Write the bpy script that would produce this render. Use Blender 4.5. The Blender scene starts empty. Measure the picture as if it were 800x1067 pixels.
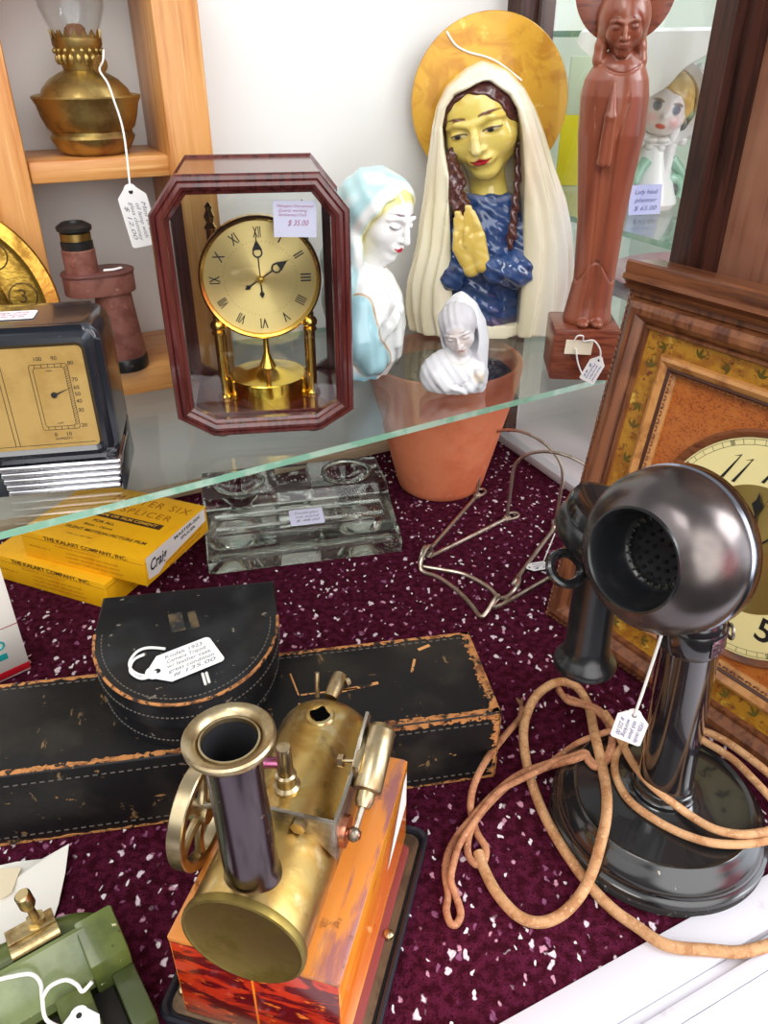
# Antique-shop display case recreated with procedural geometry (bpy, Blender 4.5)
import bpy, bmesh, math, random
import numpy as np
from mathutils import Vector, Matrix, Euler

random.seed(7)
SC = bpy.context.scene
COL = SC.collection
R = math.radians
PI = math.pi
CAM_H = 0.48
PITCH = R(31)
FPX = 820.0
ROOM = R(26)
E1 = Vector((math.cos(ROOM), math.sin(ROOM), 0))
E2 = Vector((-math.sin(ROOM), math.cos(ROOM), 0))
SHELF = 0.18


def rm(a, n, z=0.0):
    """room frame (along the back wall, towards the back wall, up) -> world"""
    return E1 * a + E2 * n + Vector((0, 0, z))


def on_plane(x, y, z):
    """point of a horizontal surface at height z that the photo shows at (x, y); used for laying cords on their surfaces"""
    u = (x - 400) / FPX
    v = (533.5 - y) / FPX
    c, s = math.cos(PITCH), math.sin(PITCH)
    d = Vector((u, c + v * s, -s + v * c))
    t = (z - CAM_H) / d.z
    return Vector((d.x * t, d.y * t, z))


# ------------------------------------------------------------------ materials
def M(name, col, rough=0.5, metal=0.0, layers=(), bump=None, coat=0.0, trans=0.0, ior=1.45,
      alpha=1.0, sss=0.0, attr=False, spec=0.5, sheen=0.0, scale=1.0, coat_rough=0.1, aniso=0.0):
    m = bpy.data.materials.new(name)
    m.use_nodes = True
    nt = m.node_tree
    N, L = nt.nodes, nt.links
    p = N['Principled BSDF']
    tc = N.new('ShaderNodeTexCoord')
    co = tc.outputs['Object']
    if attr:
        a = N.new('ShaderNodeAttribute')
        a.attribute_name = 'Col'
        cur = a.outputs['Color']
    else:
        rgb = N.new('ShaderNodeRGB')
        rgb.outputs[0].default_value = (*col, 1)
        cur = rgb.outputs[0]
    rcur = None
    mcur = None

    def tex(kind, sc, detail=3, stretch=(1, 1, 1), dist=0.0, rot=(0, 0, 0)):
        mp = N.new('ShaderNodeMapping')
        mp.inputs['Scale'].default_value = stretch
        mp.inputs['Rotation'].default_value = rot
        L.new(co, mp.inputs['Vector'])
        if kind == 'noise':
            t = N.new('ShaderNodeTexNoise')
            t.inputs['Scale'].default_value = sc
            t.inputs['Detail'].default_value = detail
            t.inputs['Roughness'].default_value = 0.6
            t.inputs['Distortion'].default_value = dist
            L.new(mp.outputs[0], t.inputs['Vector'])
            return t.outputs['Fac']
        if kind == 'voronoi':
            t = N.new('ShaderNodeTexVoronoi')
            t.inputs['Scale'].default_value = sc
            L.new(mp.outputs[0], t.inputs['Vector'])
            return t.outputs['Distance']
        if kind == 'wave':
            t = N.new('ShaderNodeTexWave')
            t.inputs['Scale'].default_value = sc
            t.inputs['Distortion'].default_value = dist
            t.inputs['Detail'].default_value = detail
            L.new(mp.outputs[0], t.inputs['Vector'])
            return t.outputs['Fac']

    for ly in layers:
        f = tex(ly.get('kind', 'noise'), ly['scale'], ly.get('detail', 4), ly.get('stretch', (1, 1, 1)),
                ly.get('dist', 0.0), ly.get('rot', (0, 0, 0)))
        mr = N.new('ShaderNodeMapRange')
        mr.interpolation_type = 'SMOOTHSTEP'
        L.new(f, mr.inputs['Value'])
        mr.inputs['From Min'].default_value = ly.get('lo', 0.4)
        mr.inputs['From Max'].default_value = ly.get('hi', 0.6)
        mr.inputs['To Max'].default_value = ly.get('amt', 1.0)
        mask = mr.outputs[0]
        if 'col' in ly:
            mx = N.new('ShaderNodeMix')
            mx.data_type = 'RGBA'
            L.new(mask, mx.inputs['Factor'])
            L.new(cur, mx.inputs['A'])
            mx.inputs['B'].default_value = (*ly['col'], 1)
            cur = mx.outputs['Result']
        if 'rough' in ly:
            mx = N.new('ShaderNodeMix')
            L.new(mask, mx.inputs['Factor'])
            if rcur is None:
                mx.inputs['A'].default_value = rough
            else:
                L.new(rcur, mx.inputs['A'])
            mx.inputs['B'].default_value = ly['rough']
            rcur = mx.outputs['Result']
        if 'metal' in ly:
            mx = N.new('ShaderNodeMix')
            L.new(mask, mx.inputs['Factor'])
            if mcur is None:
                mx.inputs['A'].default_value = metal
            else:
                L.new(mcur, mx.inputs['A'])
            mx.inputs['B'].default_value = ly['metal']
            mcur = mx.outputs['Result']
    L.new(cur, p.inputs['Base Color'])
    p.inputs['Roughness'].default_value = rough
    p.inputs['Metallic'].default_value = metal
    if rcur is not None:
        L.new(rcur, p.inputs['Roughness'])
    if mcur is not None:
        L.new(mcur, p.inputs['Metallic'])
    p.inputs['IOR'].default_value = ior
    p.inputs['Coat Weight'].default_value = coat
    p.inputs['Coat Roughness'].default_value = coat_rough
    p.inputs['Transmission Weight'].default_value = trans
    p.inputs['Alpha'].default_value = alpha
    p.inputs['Specular IOR Level'].default_value = spec
    p.inputs['Sheen Weight'].default_value = sheen
    if aniso:
        p.inputs['Anisotropic'].default_value = aniso
    if sss:
        p.inputs['Subsurface Weight'].default_value = sss
        p.inputs['Subsurface Radius'].default_value = (0.01, 0.008, 0.006)
        p.inputs['Subsurface Scale'].default_value = 0.5
    if bump:
        bl = bump if isinstance(bump[0], (tuple, list)) else [bump]
        prev = None
        for b in bl:
            kind, sc, strength, dist = b[:4]
            f = tex(kind, sc, 4, b[4] if len(b) > 4 else (1, 1, 1), b[5] if len(b) > 5 else 0.0)
            bn = N.new('ShaderNodeBump')
            bn.inputs['Strength'].default_value = strength
            bn.inputs['Distance'].default_value = dist
            L.new(f, bn.inputs['Height'])
            if prev:
                L.new(prev, bn.inputs['Normal'])
            prev = bn.outputs[0]
        L.new(prev, p.inputs['Normal'])
    return m


def thin_glass(name, tint=(0.97, 0.99, 0.98), rough=0.0, ior=1.5):
    """a thin pane: clear transmission with a Fresnel reflection"""
    m = bpy.data.materials.new(name)
    m.use_nodes = True
    nt = m.node_tree
    N, L = nt.nodes, nt.links
    N.remove(N['Principled BSDF'])
    out = N['Material Output']
    tr = N.new('ShaderNodeBsdfTransparent')
    tr.inputs[0].default_value = (*tint, 1)
    gl = N.new('ShaderNodeBsdfGlossy')
    gl.inputs['Roughness'].default_value = rough
    fr = N.new('ShaderNodeFresnel')
    ge = N.new('ShaderNodeNewGeometry')
    io = N.new('ShaderNodeMix')
    L.new(ge.outputs['Backfacing'], io.inputs['Factor'])
    io.inputs['A'].default_value = ior
    io.inputs['B'].default_value = 1 / ior
    L.new(io.outputs['Result'], fr.inputs[0])
    mx = N.new('ShaderNodeMixShader')
    L.new(fr.outputs[0], mx.inputs[0])
    L.new(tr.outputs[0], mx.inputs[1])
    L.new(gl.outputs[0], mx.inputs[2])
    L.new(mx.outputs[0], out.inputs[0])
    return m


def solid_glass(name, tint=(0.95, 0.98, 0.95), rough=0.02, ior=1.48):
    m = bpy.data.materials.new(name)
    m.use_nodes = True
    nt = m.node_tree
    N, L = nt.nodes, nt.links
    N.remove(N['Principled BSDF'])
    g = N.new('ShaderNodeBsdfGlass')
    g.inputs['Color'].default_value = (*tint, 1)
    g.inputs['Roughness'].default_value = rough
    g.inputs['IOR'].default_value = ior
    tr_ = N.new('ShaderNodeBsdfTransparent')
    tr_.inputs[0].default_value = (*tint, 1)
    mx = N.new('ShaderNodeMixShader')
    mx.inputs[0].default_value = .92
    L.new(tr_.outputs[0], mx.inputs[1])
    L.new(g.outputs[0], mx.inputs[2])
    L.new(mx.outputs[0], N['Material Output'].inputs[0])
    return m


# ------------------------------------------------------------------ mesh builder
class MB:
    """collects shapes and links them as ONE mesh object"""

    def __init__(self):
        self.v, self.f, self.mi = [], [], []

    def add(self, verts, faces, M4=None, mi=0):
        o = len(self.v)
        for p in verts:
            p = Vector(p)
            if M4 is not None:
                p = M4 @ p
            self.v.append(tuple(p))
        for k in faces:
            self.f.append(tuple(i + o for i in k))
            self.mi.append(mi)
        return self

    def bm(self, bm, M4=None, mi=0):
        bm.verts.index_update()
        self.add([v.co.copy() for v in bm.verts], [[v.index for v in f.verts] for f in bm.faces], M4, mi)
        bm.free()
        return self

    def box(self, c, s, bevel=0.0, seg=2, M4=None, mi=0, rz=0.0):
        bm = bmesh.new()
        bmesh.ops.create_cube(bm, size=1.0)
        bmesh.ops.scale(bm, vec=s, verts=bm.verts)
        if bevel:
            bmesh.ops.bevel(bm, geom=list(bm.edges), offset=bevel, segments=seg, profile=0.5, affect='EDGES')
        T = Matrix.Translation(c) @ Matrix.Rotation(rz, 4, 'Z')
        return self.bm(bm, (M4 @ T) if M4 is not None else T, mi)

    def prism(self, poly, z0, z1, bevel=0.0, seg=2, M4=None, mi=0):
        """poly: list of (x, y), counter-clockwise, extruded in z"""
        bm = bmesh.new()
        lo = [bm.verts.new((x, y, z0)) for x, y in poly]
        hi = [bm.verts.new((x, y, z1)) for x, y in poly]
        n = len(poly)
        bm.faces.new(list(reversed(lo)))
        bm.faces.new(hi)
        for i in range(n):
            bm.faces.new((lo[i], lo[(i + 1) % n], hi[(i + 1) % n], hi[i]))
        if bevel:
            ed = [e for e in bm.edges if abs(e.verts[0].co.z - e.verts[1].co.z) < 1e-7]
            bmesh.ops.bevel(bm, geom=ed, offset=bevel, segments=seg, profile=0.5, affect='EDGES')
        return self.bm(bm, M4, mi)

    def lathe(self, prof, seg=48, M4=None, mi=0, cap=True, a0=0.0, a1=2 * PI, sx=1.0, sy=1.0):
        full = abs(a1 - a0 - 2 * PI) < 1e-6
        n = seg if full else seg + 1
        vs, fs = [], []
        for r, z in prof:
            for i in range(n):
                a = a0 + (a1 - a0) * i / seg
                vs.append((r * math.cos(a) * sx, r * math.sin(a) * sy, z))
        for k in range(len(prof) - 1):
            for i in range(seg):
                j = (i + 1) % n
                fs.append((k * n + i, k * n + j, (k + 1) * n + j, (k + 1) * n + i))
        if cap and full:
            if prof[0][0] > 1e-6:
                fs.append(tuple(reversed(range(n))))
            if prof[-1][0] > 1e-6:
                fs.append(tuple((len(prof) - 1) * n + i for i in range(n)))
        return self.add(vs, fs, M4, mi)

    def tube(self, pts, r, seg=10, closed=False, M4=None, mi=0, smooth=0, flat=1.0):
        P = [Vector(p) for p in pts]
        rr = r if isinstance(r, (list, tuple)) else None
        if smooth:
            P, rr = catmull(P, smooth, closed, rr)
        n = len(P)
        T = []
        for i in range(n):
            if closed:
                d = P[(i + 1) % n] - P[i - 1]
            else:
                d = P[min(i + 1, n - 1)] - P[max(i - 1, 0)]
            T.append(d.normalized() if d.length > 1e-12 else Vector((0, 0, 1)))
        up = Vector((0, 0, 1)) if abs(T[0].z) < 0.9 else Vector((1, 0, 0))
        nrm = T[0].cross(up).normalized()
        vs, fs = [], []
        for i in range(n):
            nrm = (nrm - T[i] * nrm.dot(T[i]))
            if nrm.length < 1e-6:
                nrm = T[i].orthogonal()
            nrm.normalize()
            b = T[i].cross(nrm)
            ri = rr[i] if rr is not None else r
            for k in range(seg):
                a = 2 * PI * k / seg
                vs.append(P[i] + nrm * (ri * math.cos(a)) + b * (ri * math.sin(a) * flat))
        m = n if closed else n - 1
        for i in range(m):
            for k in range(seg):
                a, b2 = i * seg + k, i * seg + (k + 1) % seg
                j = (i + 1) % n
                c, d = j * seg + (k + 1) % seg, j * seg + k
                fs.append((a, b2, c, d))
        if not closed:
            fs.append(tuple(reversed(range(seg))))
            fs.append(tuple((n - 1) * seg + k for k in range(seg)))
        return self.add(vs, fs, M4, mi)

    def cyl(self, a, b, r, r2=None, seg=20, mi=0, M4=None):
        return self.tube([a, b], [r, r2 if r2 is not None else r], seg, mi=mi, M4=M4)

    def ball(self, c, r, seg=24, M4=None, mi=0):
        bm = bmesh.new()
        bmesh.ops.create_uvsphere(bm, u_segments=seg, v_segments=max(8, seg // 2), radius=1.0)
        s = r if isinstance(r, (tuple, list)) else (r, r, r)
        bmesh.ops.scale(bm, vec=s, verts=bm.verts)
        T = Matrix.Translation(c)
        return self.bm(bm, (M4 @ T) if M4 is not None else T, mi)

    def ring_strip(self, polys, M4=None, mi=0, closed=True, cap0=False, cap1=False):
        """loft through equal-length 3D loops"""
        n = len(polys[0])
        vs = [p for q in polys for p in q]
        fs = []
        for k in range(len(polys) - 1):
            for i in range(n if closed else n - 1):
                j = (i + 1) % n
                fs.append((k * n + i, k * n + j, (k + 1) * n + j, (k + 1) * n + i))
        if cap0:
            fs.append(tuple(reversed(range(n))))
        if cap1:
            fs.append(tuple((len(polys) - 1) * n + i for i in range(n)))
        return self.add(vs, fs, M4, mi)

    def text(self, s, size, M4, depth=0.0001, align='CENTER', mi=0, shear=0.0, spacing=1.0, width=None, bold=0.0):
        cu = bpy.data.curves.new('txt', 'FONT')
        cu.body = s
        cu.size = size
        cu.align_x = align
        cu.align_y = 'CENTER'
        cu.extrude = depth
        cu.shear = shear
        cu.space_character = spacing
        cu.offset = bold
        cu.resolution_u = 3
        ob = bpy.data.objects.new('txt', cu)
        COL.objects.link(ob)
        dg = bpy.context.evaluated_depsgraph_get()
        me = bpy.data.meshes.new_from_object(ob.evaluated_get(dg))
        S = Matrix.Identity(4)
        if width and len(me.vertices):
            xs = [v.co.x for v in me.vertices]
            S = Matrix.Diagonal((width / max(1e-6, max(xs) - min(xs)), 1, 1, 1))
        self.add([v.co.copy() for v in me.vertices], [tuple(p.vertices) for p in me.polygons], M4 @ S, mi)
        bpy.data.objects.remove(ob)
        bpy.data.curves.remove(cu)
        bpy.data.meshes.remove(me)
        return self

    def build(self, name, mat, parent=None, angle=35, loc=None, rz=0.0, smooth=True):
        me = bpy.data.meshes.new(name)
        me.from_pydata(self.v, [], self.f)
        mats = mat if isinstance(mat, (list, tuple)) else [mat]
        for m in mats:
            me.materials.append(m)
        if len(mats) > 1:
            me.polygons.foreach_set('material_index', self.mi)
        me.validate()
        bm = bmesh.new()
        bm.from_mesh(me)
        bmesh.ops.recalc_face_normals(bm, faces=bm.faces)
        bm.to_mesh(me)
        bm.free()
        if smooth:
            me.shade_smooth()
            me.set_sharp_from_angle(angle=R(angle))
        o = bpy.data.objects.new(name, me)
        COL.objects.link(o)
        if parent is not None:
            o.parent = parent
        if loc is not None:
            o.location = loc
        o.rotation_euler[2] = rz
        return o


def catmull(P, sub, closed=False, rr=None):
    out, ro = [], []
    n = len(P)
    rng = range(n if closed else n - 1)
    for i in rng:
        if closed:
            p0, p1, p2, p3 = P[i - 1], P[i], P[(i + 1) % n], P[(i + 2) % n]
        else:
            p0, p1, p2, p3 = P[max(i - 1, 0)], P[i], P[i + 1], P[min(i + 2, n - 1)]
        for k in range(sub):
            t = k / sub
            out.append(0.5 * ((2 * p1) + (p2 - p0) * t + (2 * p0 - 5 * p1 + 4 * p2 - p3) * t * t
                              + (3 * p1 - p0 - 3 * p2 + p3) * t ** 3))
            if rr:
                ro.append(rr[i] * (1 - t) + rr[(i + 1) % n] * t)
    if not closed:
        out.append(P[-1].copy())
        if rr:
            ro.append(rr[-1])
    return out, (ro if rr else None)


def rot(ax, deg):
    return Matrix.Rotation(R(deg), 4, ax)


def tr(x, y=0, z=0):
    return Matrix.Translation(Vector((x, y, z)) if not isinstance(x, Vector) else x)


def frame(o, xdir, zdir):
    """matrix whose X points along xdir, Z along zdir, at o"""
    x = Vector(xdir).normalized()
    z = Vector(zdir)
    z = (z - x * z.dot(x)).normalized()
    y = z.cross(x)
    m = Matrix((x, y, z)).transposed().to_4x4()
    m.translation = Vector(o)
    return m


# ------------------------------------------------------------------ objects
def thing(name, label, cat, loc=(0, 0, 0), rz=0.0, group=None, rx=0.0, mat=None):
    o = bpy.data.objects.new(name, None)
    o.empty_display_size = 0.02
    COL.objects.link(o)
    if mat is not None:
        o.matrix_world = mat
        o.rotation_mode = 'XYZ'
    else:
        o.location = loc
        o.rotation_euler = (rx, 0, rz)
    tag(o, label, cat, group)
    return o


def tag(o, label, cat, group=None):
    o['label'] = label
    o['category'] = cat
    if group:
        o['group'] = group
    return o


def struct(o):
    o['kind'] = 'structure'
    return o


# ------------------------------------------------------------------ sculpting (signed distances + surface nets)
def smin(a, b, k):
    if k <= 0:
        return np.minimum(a, b)
    h = np.clip(0.5 + 0.5 * (b - a) / k, 0, 1)
    return b * (1 - h) + a * h - k * h * (1 - h)


def smax(a, b, k):
    return -smin(-a, -b, k)


def ell(P, c, r, Rm=None):
    q = P - np.array(c)
    if Rm is not None:
        q = q @ np.array(Rm.to_3x3())
    q = q / np.array(r)
    k0 = np.sqrt((q * q).sum(1))
    q2 = q / np.array(r)
    k1 = np.sqrt((q2 * q2).sum(1))
    return k0 * (k0 - 1) / np.maximum(k1, 1e-9)


def cap(P, a, b, ra, rb=None):
    rb = ra if rb is None else rb
    a, b = np.array(a, float), np.array(b, float)
    ba = b - a
    t = np.clip(((P - a) @ ba) / max(ba @ ba, 1e-12), 0, 1)
    d = P - a - t[:, None] * ba
    return np.sqrt((d * d).sum(1)) - (ra + (rb - ra) * t)


def chain(P, pts, rs, k=0.0):
    d = None
    for i in range(len(pts) - 1):
        e = cap(P, pts[i], pts[i + 1], rs[i], rs[i + 1])
        d = e if d is None else smin(d, e, k)
    return d


def rbox(P, c, h, r=0.0, Rm=None):
    q = P - np.array(c)
    if Rm is not None:
        q = q @ np.array(Rm.to_3x3())
    q = np.abs(q) - (np.array(h) - r)
    return np.sqrt((np.maximum(q, 0) ** 2).sum(1)) + np.minimum(q.max(1), 0) - r


def sculpt(name, f, lo, hi, vox, mat, parent, color=None, smooth_it=1):
    lo, hi = np.array(lo, float), np.array(hi, float)
    n = np.maximum(4, np.ceil((hi - lo) / vox).astype(int) + 1)
    ax = [lo[i] + vox * np.arange(n[i]) for i in range(3)]
    G = np.stack(np.meshgrid(*ax, indexing='ij'), -1).reshape(-1, 3)
    D = np.empty(len(G))
    for i in range(0, len(G), 400000):
        D[i:i + 400000] = f(G[i:i + 400000])
    D = D.reshape(n)
    D[0], D[-1] = np.maximum(D[0], 1e-5), np.maximum(D[-1], 1e-5)
    D[:, 0], D[:, -1] = np.maximum(D[:, 0], 1e-5), np.maximum(D[:, -1], 1e-5)
    D[:, :, 0], D[:, :, -1] = np.maximum(D[:, :, 0], 1e-5), np.maximum(D[:, :, -1], 1e-5)
    ins = D < 0
    m = n - 1
    acc = np.zeros((*m, 3))
    cnt = np.zeros(m)
    offs = [(0, 0, 0), (1, 0, 0), (0, 1, 0), (1, 1, 0), (0, 0, 1), (1, 0, 1), (0, 1, 1), (1, 1, 1)]
    edges = [(a, b) for a in range(8) for b in range(a + 1, 8) if bin(a ^ b).count('1') == 1]

    def sl(o):
        return tuple(slice(o[i], o[i] + m[i]) for i in range(3))

    for a, b in edges:
        da, db = D[sl(offs[a])], D[sl(offs[b])]
        x = ins[sl(offs[a])] != ins[sl(offs[b])]
        t = np.where(x, da / np.where(x, da - db, 1), 0)
        oa, ob = np.array(offs[a]), np.array(offs[b])
        p = oa + t[..., None] * (ob - oa)
        acc += np.where(x[..., None], p, 0)
        cnt += x
    act = cnt > 0
    idx = -np.ones(m, int)
    idx[act] = np.arange(act.sum())
    I = np.argwhere(act)
    V = lo + vox * (I + acc[act] / cnt[act][:, None])
    F = []
    for axis in range(3):
        o1 = [0, 0, 0]
        o1[axis] = 1
        s0 = tuple(slice(0, n[i] - o1[i]) for i in range(3))
        s1 = tuple(slice(o1[i], n[i]) for i in range(3))
        x = ins[s0] != ins[s1]
        e = np.argwhere(x)
        u, w = [i for i in range(3) if i != axis]
        ok = (e[:, u] > 0) & (e[:, w] > 0) & (e[:, u] < m[u]) & (e[:, w] < m[w])
        e = e[ok]
        du = np.zeros(3, int); du[u] = 1
        dw = np.zeros(3, int); dw[w] = 1
        q = np.stack([idx[tuple((e - du - dw).T)], idx[tuple((e - dw).T)], idx[tuple(e.T)], idx[tuple((e - du).T)]], 1)
        flip = ins[tuple(e.T)]
        if axis == 1:
            flip = ~flip
        q[~flip] = q[~flip][:, ::-1]
        F.append(q)
    F = np.concatenate(F)
    for _ in range(smooth_it):
        A = np.zeros_like(V)
        c = np.zeros(len(V))
        for k in range(4):
            np.add.at(A, F[:, k], V[F[:, (k + 1) % 4]])
            np.add.at(c, F[:, k], 1)
        V = 0.5 * V + 0.5 * A / np.maximum(c, 1)[:, None]
    me = bpy.data.meshes.new(name)
    me.from_pydata(V.tolist(), [], F.tolist())
    me.materials.append(mat)
    me.shade_smooth()
    if color is not None:
        C = color(V)
        at = me.color_attributes.new('Col', 'FLOAT_COLOR', 'POINT')
        at.data.foreach_set('color', np.concatenate([C, np.ones((len(C), 1))], 1).astype(np.float32).ravel())
    o = bpy.data.objects.new(name, me)
    COL.objects.link(o)
    if parent is not None:
        o.parent = parent
    return o


def lin(r, g, b):
    """8-bit sRGB -> linear"""
    def c(x):
        x /= 255.0
        return x / 12.92 if x <= 0.04045 else ((x + 0.055) / 1.055) ** 2.4
    return (c(r), c(g), c(b))


def paint(n, base):
    return np.tile(np.array(base, float), (n, 1))


def blend(C, mask, col):
    m = np.clip(mask, 0, 1)[:, None]
    return C * (1 - m) + np.array(col) * m


def edge(d, w):
    """1 inside (d<0), soft over width w"""
    return np.clip(0.5 - d / w, 0, 1)


def head_sdf(Q, nose=1.0, closed=True, eye=1.0):
    """a face one unit tall (chin -.5 .. crown .5) looking along -Y"""
    d = ell(Q, (0, .07, .12), (.37, .44, .39))
    d = smin(d, ell(Q, (0, -.06, -.12), (.295, .335, .37)), .12)
    d = smin(d, ell(Q, (0, -.28, -.41), (.115, .095, .085)), .11)
    for s in (-1, 1):
        d = smin(d, ell(Q, (s * .185, -.22, -.13), (.11, .10, .12)), .1)
        d = smax(d, -ell(Q, (s * .145, -.455, .035), (.115, .10, .065)), .06)
        d = smin(d, ell(Q, (s * .145, -.315, .02), (.088 * eye, .062, .05 * eye)), .018)
        d = smin(d, chain(Q, [(s * .05, -.385, .10), (s * .15, -.365, .135), (s * .25, -.28, .09)], [.022, .024, .016], .03), .045)
        d = smin(d, ell(Q, (s * .05 * nose, -.40, -.145), (.035, .038, .028)), .03)
    d = smin(d, chain(Q, [(0, -.365, .10), (0, -.42 - .02 * nose, -.02), (0, -.465 - .02 * nose, -.13)], [.03, .036, .046], .02), .04)
    d = smin(d, ell(Q, (0, -.36, -.255), (.12, .05, .07)), .06)
    d = smin(d, ell(Q, (0, -.408, -.238), (.088, .028, .022)), .018)
    d = smin(d, ell(Q, (0, -.402, -.283), (.074, .030, .025)), .018)
    d = smax(d, -cap(Q, (-.08, -.435, -.261), (.08, -.435, -.261), .010), .012)
    d = smax(d, -ell(Q, (0, -.43, -.33), (.07, .04, .022)), .03)
    return d


def face_paint(Q, C, lip, brow, iris=None, white=None, lid=None, lw=1.0, blush=None):
    x, y, z = Q[:, 0], Q[:, 1], Q[:, 2]
    fr = (y < -.12)
    ax = np.abs(x)
    if blush is not None:
        b = np.exp(-(((ax - .19) / .09) ** 2 + ((z + .13) / .08) ** 2)) * fr
        C = blend(C, b * .7, blush)
    bz = .172 - 1.5 * (ax - .135) ** 2
    bd = np.abs(z - bz) - .013 * lw * np.clip(1.3 - np.abs(ax - .13) / .11, .2, 1)
    C = blend(C, edge(bd, .012) * fr * (ax > .055) * (ax < .255), brow)
    if white is not None:
        e = np.sqrt(((ax - .148) / .075) ** 2 + ((z - .015) / .024) ** 2) - 1
        C = blend(C, edge(e, .5) * fr, white)
    if iris is not None:
        e = np.sqrt(((x - np.sign(x) * .148 + .012) / .030) ** 2 + ((z - .012) / .026) ** 2) - 1
        C = blend(C, edge(e, .4) * fr, iris)
    if lid is not None:
        lz = .034 - 3.2 * (ax - .148) ** 2
        if white is None:
            lz = .0 + 3.5 * (ax - .148) ** 2 - .012
        C = blend(C, edge(np.abs(z - lz) - .008 * lw, .01) * fr * (ax > .065) * (ax < .235), lid)
    up = .026 * (1 - (ax / .098) ** 2) + .008 * np.cos(x * 60)
    ld = np.maximum(z + .258 - np.maximum(up, 0), -(z + .262) - .040 * np.maximum(1 - (ax / .085) ** 2, 0))
    C = blend(C, edge(ld, .012) * fr * (ax < .098) * (y < -.3), lip)
    return C


def xf(P, Mi):
    """apply an inverse frame (4x4 Matrix) to an array of points"""
    A = np.array(Mi)
    return P @ A[:3, :3].T + A[:3, 3]
# ------------------------------------------------------------------ camera, light, world
cam_d = bpy.data.cameras.new('camera')
cam = bpy.data.objects.new('camera', cam_d)
COL.objects.link(cam)
cam.location = (0, 0, CAM_H)
cam.rotation_euler = (PI / 2 - PITCH, 0, 0)
cam_d.sensor_fit = 'HORIZONTAL'
cam_d.sensor_width = 36
cam_d.lens = FPX / 800 * 36
cam_d.clip_start = 0.01
SC.camera = cam
SC.view_settings.view_transform = 'Standard'
SC.view_settings.look = 'None'
SC.view_settings.exposure = 0.0
SC.view_settings.gamma = 1.0
SC.view_settings.use_curve_mapping = False


def world():
    w = bpy.data.worlds.new('shop daylight')
    SC.world = w
    w.use_nodes = True
    nt = w.node_tree
    N, L = nt.nodes, nt.links
    bg = N['Background']
    tc = N.new('ShaderNodeTexCoord')
    sep = N.new('ShaderNodeSeparateXYZ')
    L.new(tc.outputs['Generated'], sep.inputs[0])
    up = N.new('ShaderNodeMapRange')
    up.interpolation_type = 'SMOOTHSTEP'
    L.new(sep.outputs['Z'], up.inputs['Value'])
    up.inputs['From Min'].default_value = -0.5
    up.inputs['From Max'].default_value = 0.7
    base = N.new('ShaderNodeMix')
    base.data_type = 'RGBA'
    L.new(up.outputs[0], base.inputs['Factor'])
    base.inputs['A'].default_value = (0.05, 0.042, 0.04, 1)
    base.inputs['B'].default_value = (0.50, 0.49, 0.48, 1)
    cur = base.outputs['Result']

    def bright_patch(d, lo, hi, col):
        nonlocal cur
        vd = N.new('ShaderNodeVectorMath')
        vd.operation = 'DOT_PRODUCT'
        L.new(tc.outputs['Generated'], vd.inputs[0])
        vd.inputs[1].default_value = Vector(d).normalized()
        mr = N.new('ShaderNodeMapRange')
        mr.interpolation_type = 'SMOOTHSTEP'
        L.new(vd.outputs['Value'], mr.inputs['Value'])
        mr.inputs['From Min'].default_value = lo
        mr.inputs['From Max'].default_value = hi
        mx = N.new('ShaderNodeMix')
        mx.data_type = 'RGBA'
        mx.blend_type = 'ADD'
        mx.clamp_result = False
        L.new(mr.outputs[0], mx.inputs['Factor'])
        L.new(cur, mx.inputs['A'])
        mx.inputs['B'].default_value = (*col, 1)
        cur = mx.outputs['Result']

    # shop window to the right, bright sky above it; bright patches behind the viewer are added for highlights on the metal
    bright_patch((0.93, 0.25, 0.38), 0.70, 0.90, (3.0, 3.2, 3.5))
    bright_patch((0.30, -0.85, 0.42), 0.80, 0.93, (3.4, 3.4, 3.4))
    bright_patch((-0.6, -0.5, 0.75), 0.86, 0.93, (1.4, 1.4, 1.4))
    bright_patch((0.80, -0.52, 0.10), 0.955, 0.985, (1.6, 0.35, 0.5))     # something red across the shop
    L.new(cur, bg.inputs['Color'])
    bg.inputs['Strength'].default_value = 1.0


world()


def area(name, loc, target, size, power, col=(1, 1, 1), sy=None):
    l = bpy.data.lights.new(name, 'AREA')
    l.shape = 'RECTANGLE'
    l.size = size
    l.size_y = sy or size
    l.energy = power
    l.color = col
    o = bpy.data.objects.new(name, l)
    COL.objects.link(o)
    o.location = loc
    o.rotation_euler = (Vector(target) - Vector(loc)).to_track_quat('-Z', 'Y').to_euler()
    return o


area('window_daylight', (1.7, 0.15, 1.25), (0.0, 0.6, 0.1), 0.9, 23, (0.97, 0.98, 1.0))
area('overhead_fill', (-0.5, -0.5, 2.0), (0.0, 0.6, 0.1), 0.7, 10, (1.0, 0.98, 0.95))  # added soft fill light from above, behind and left of the camera

# ------------------------------------------------------------------ setting
wall_white = M('painted wall', lin(216, 216, 214), .75, bump=('noise', 60, .12, .002))
trim_white = M('white trim paint', lin(206, 203, 210), .35, layers=[dict(scale=40, col=lin(186, 180, 188), lo=.6, hi=.8)],
               bump=('noise', 25, .15, .002))


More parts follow.
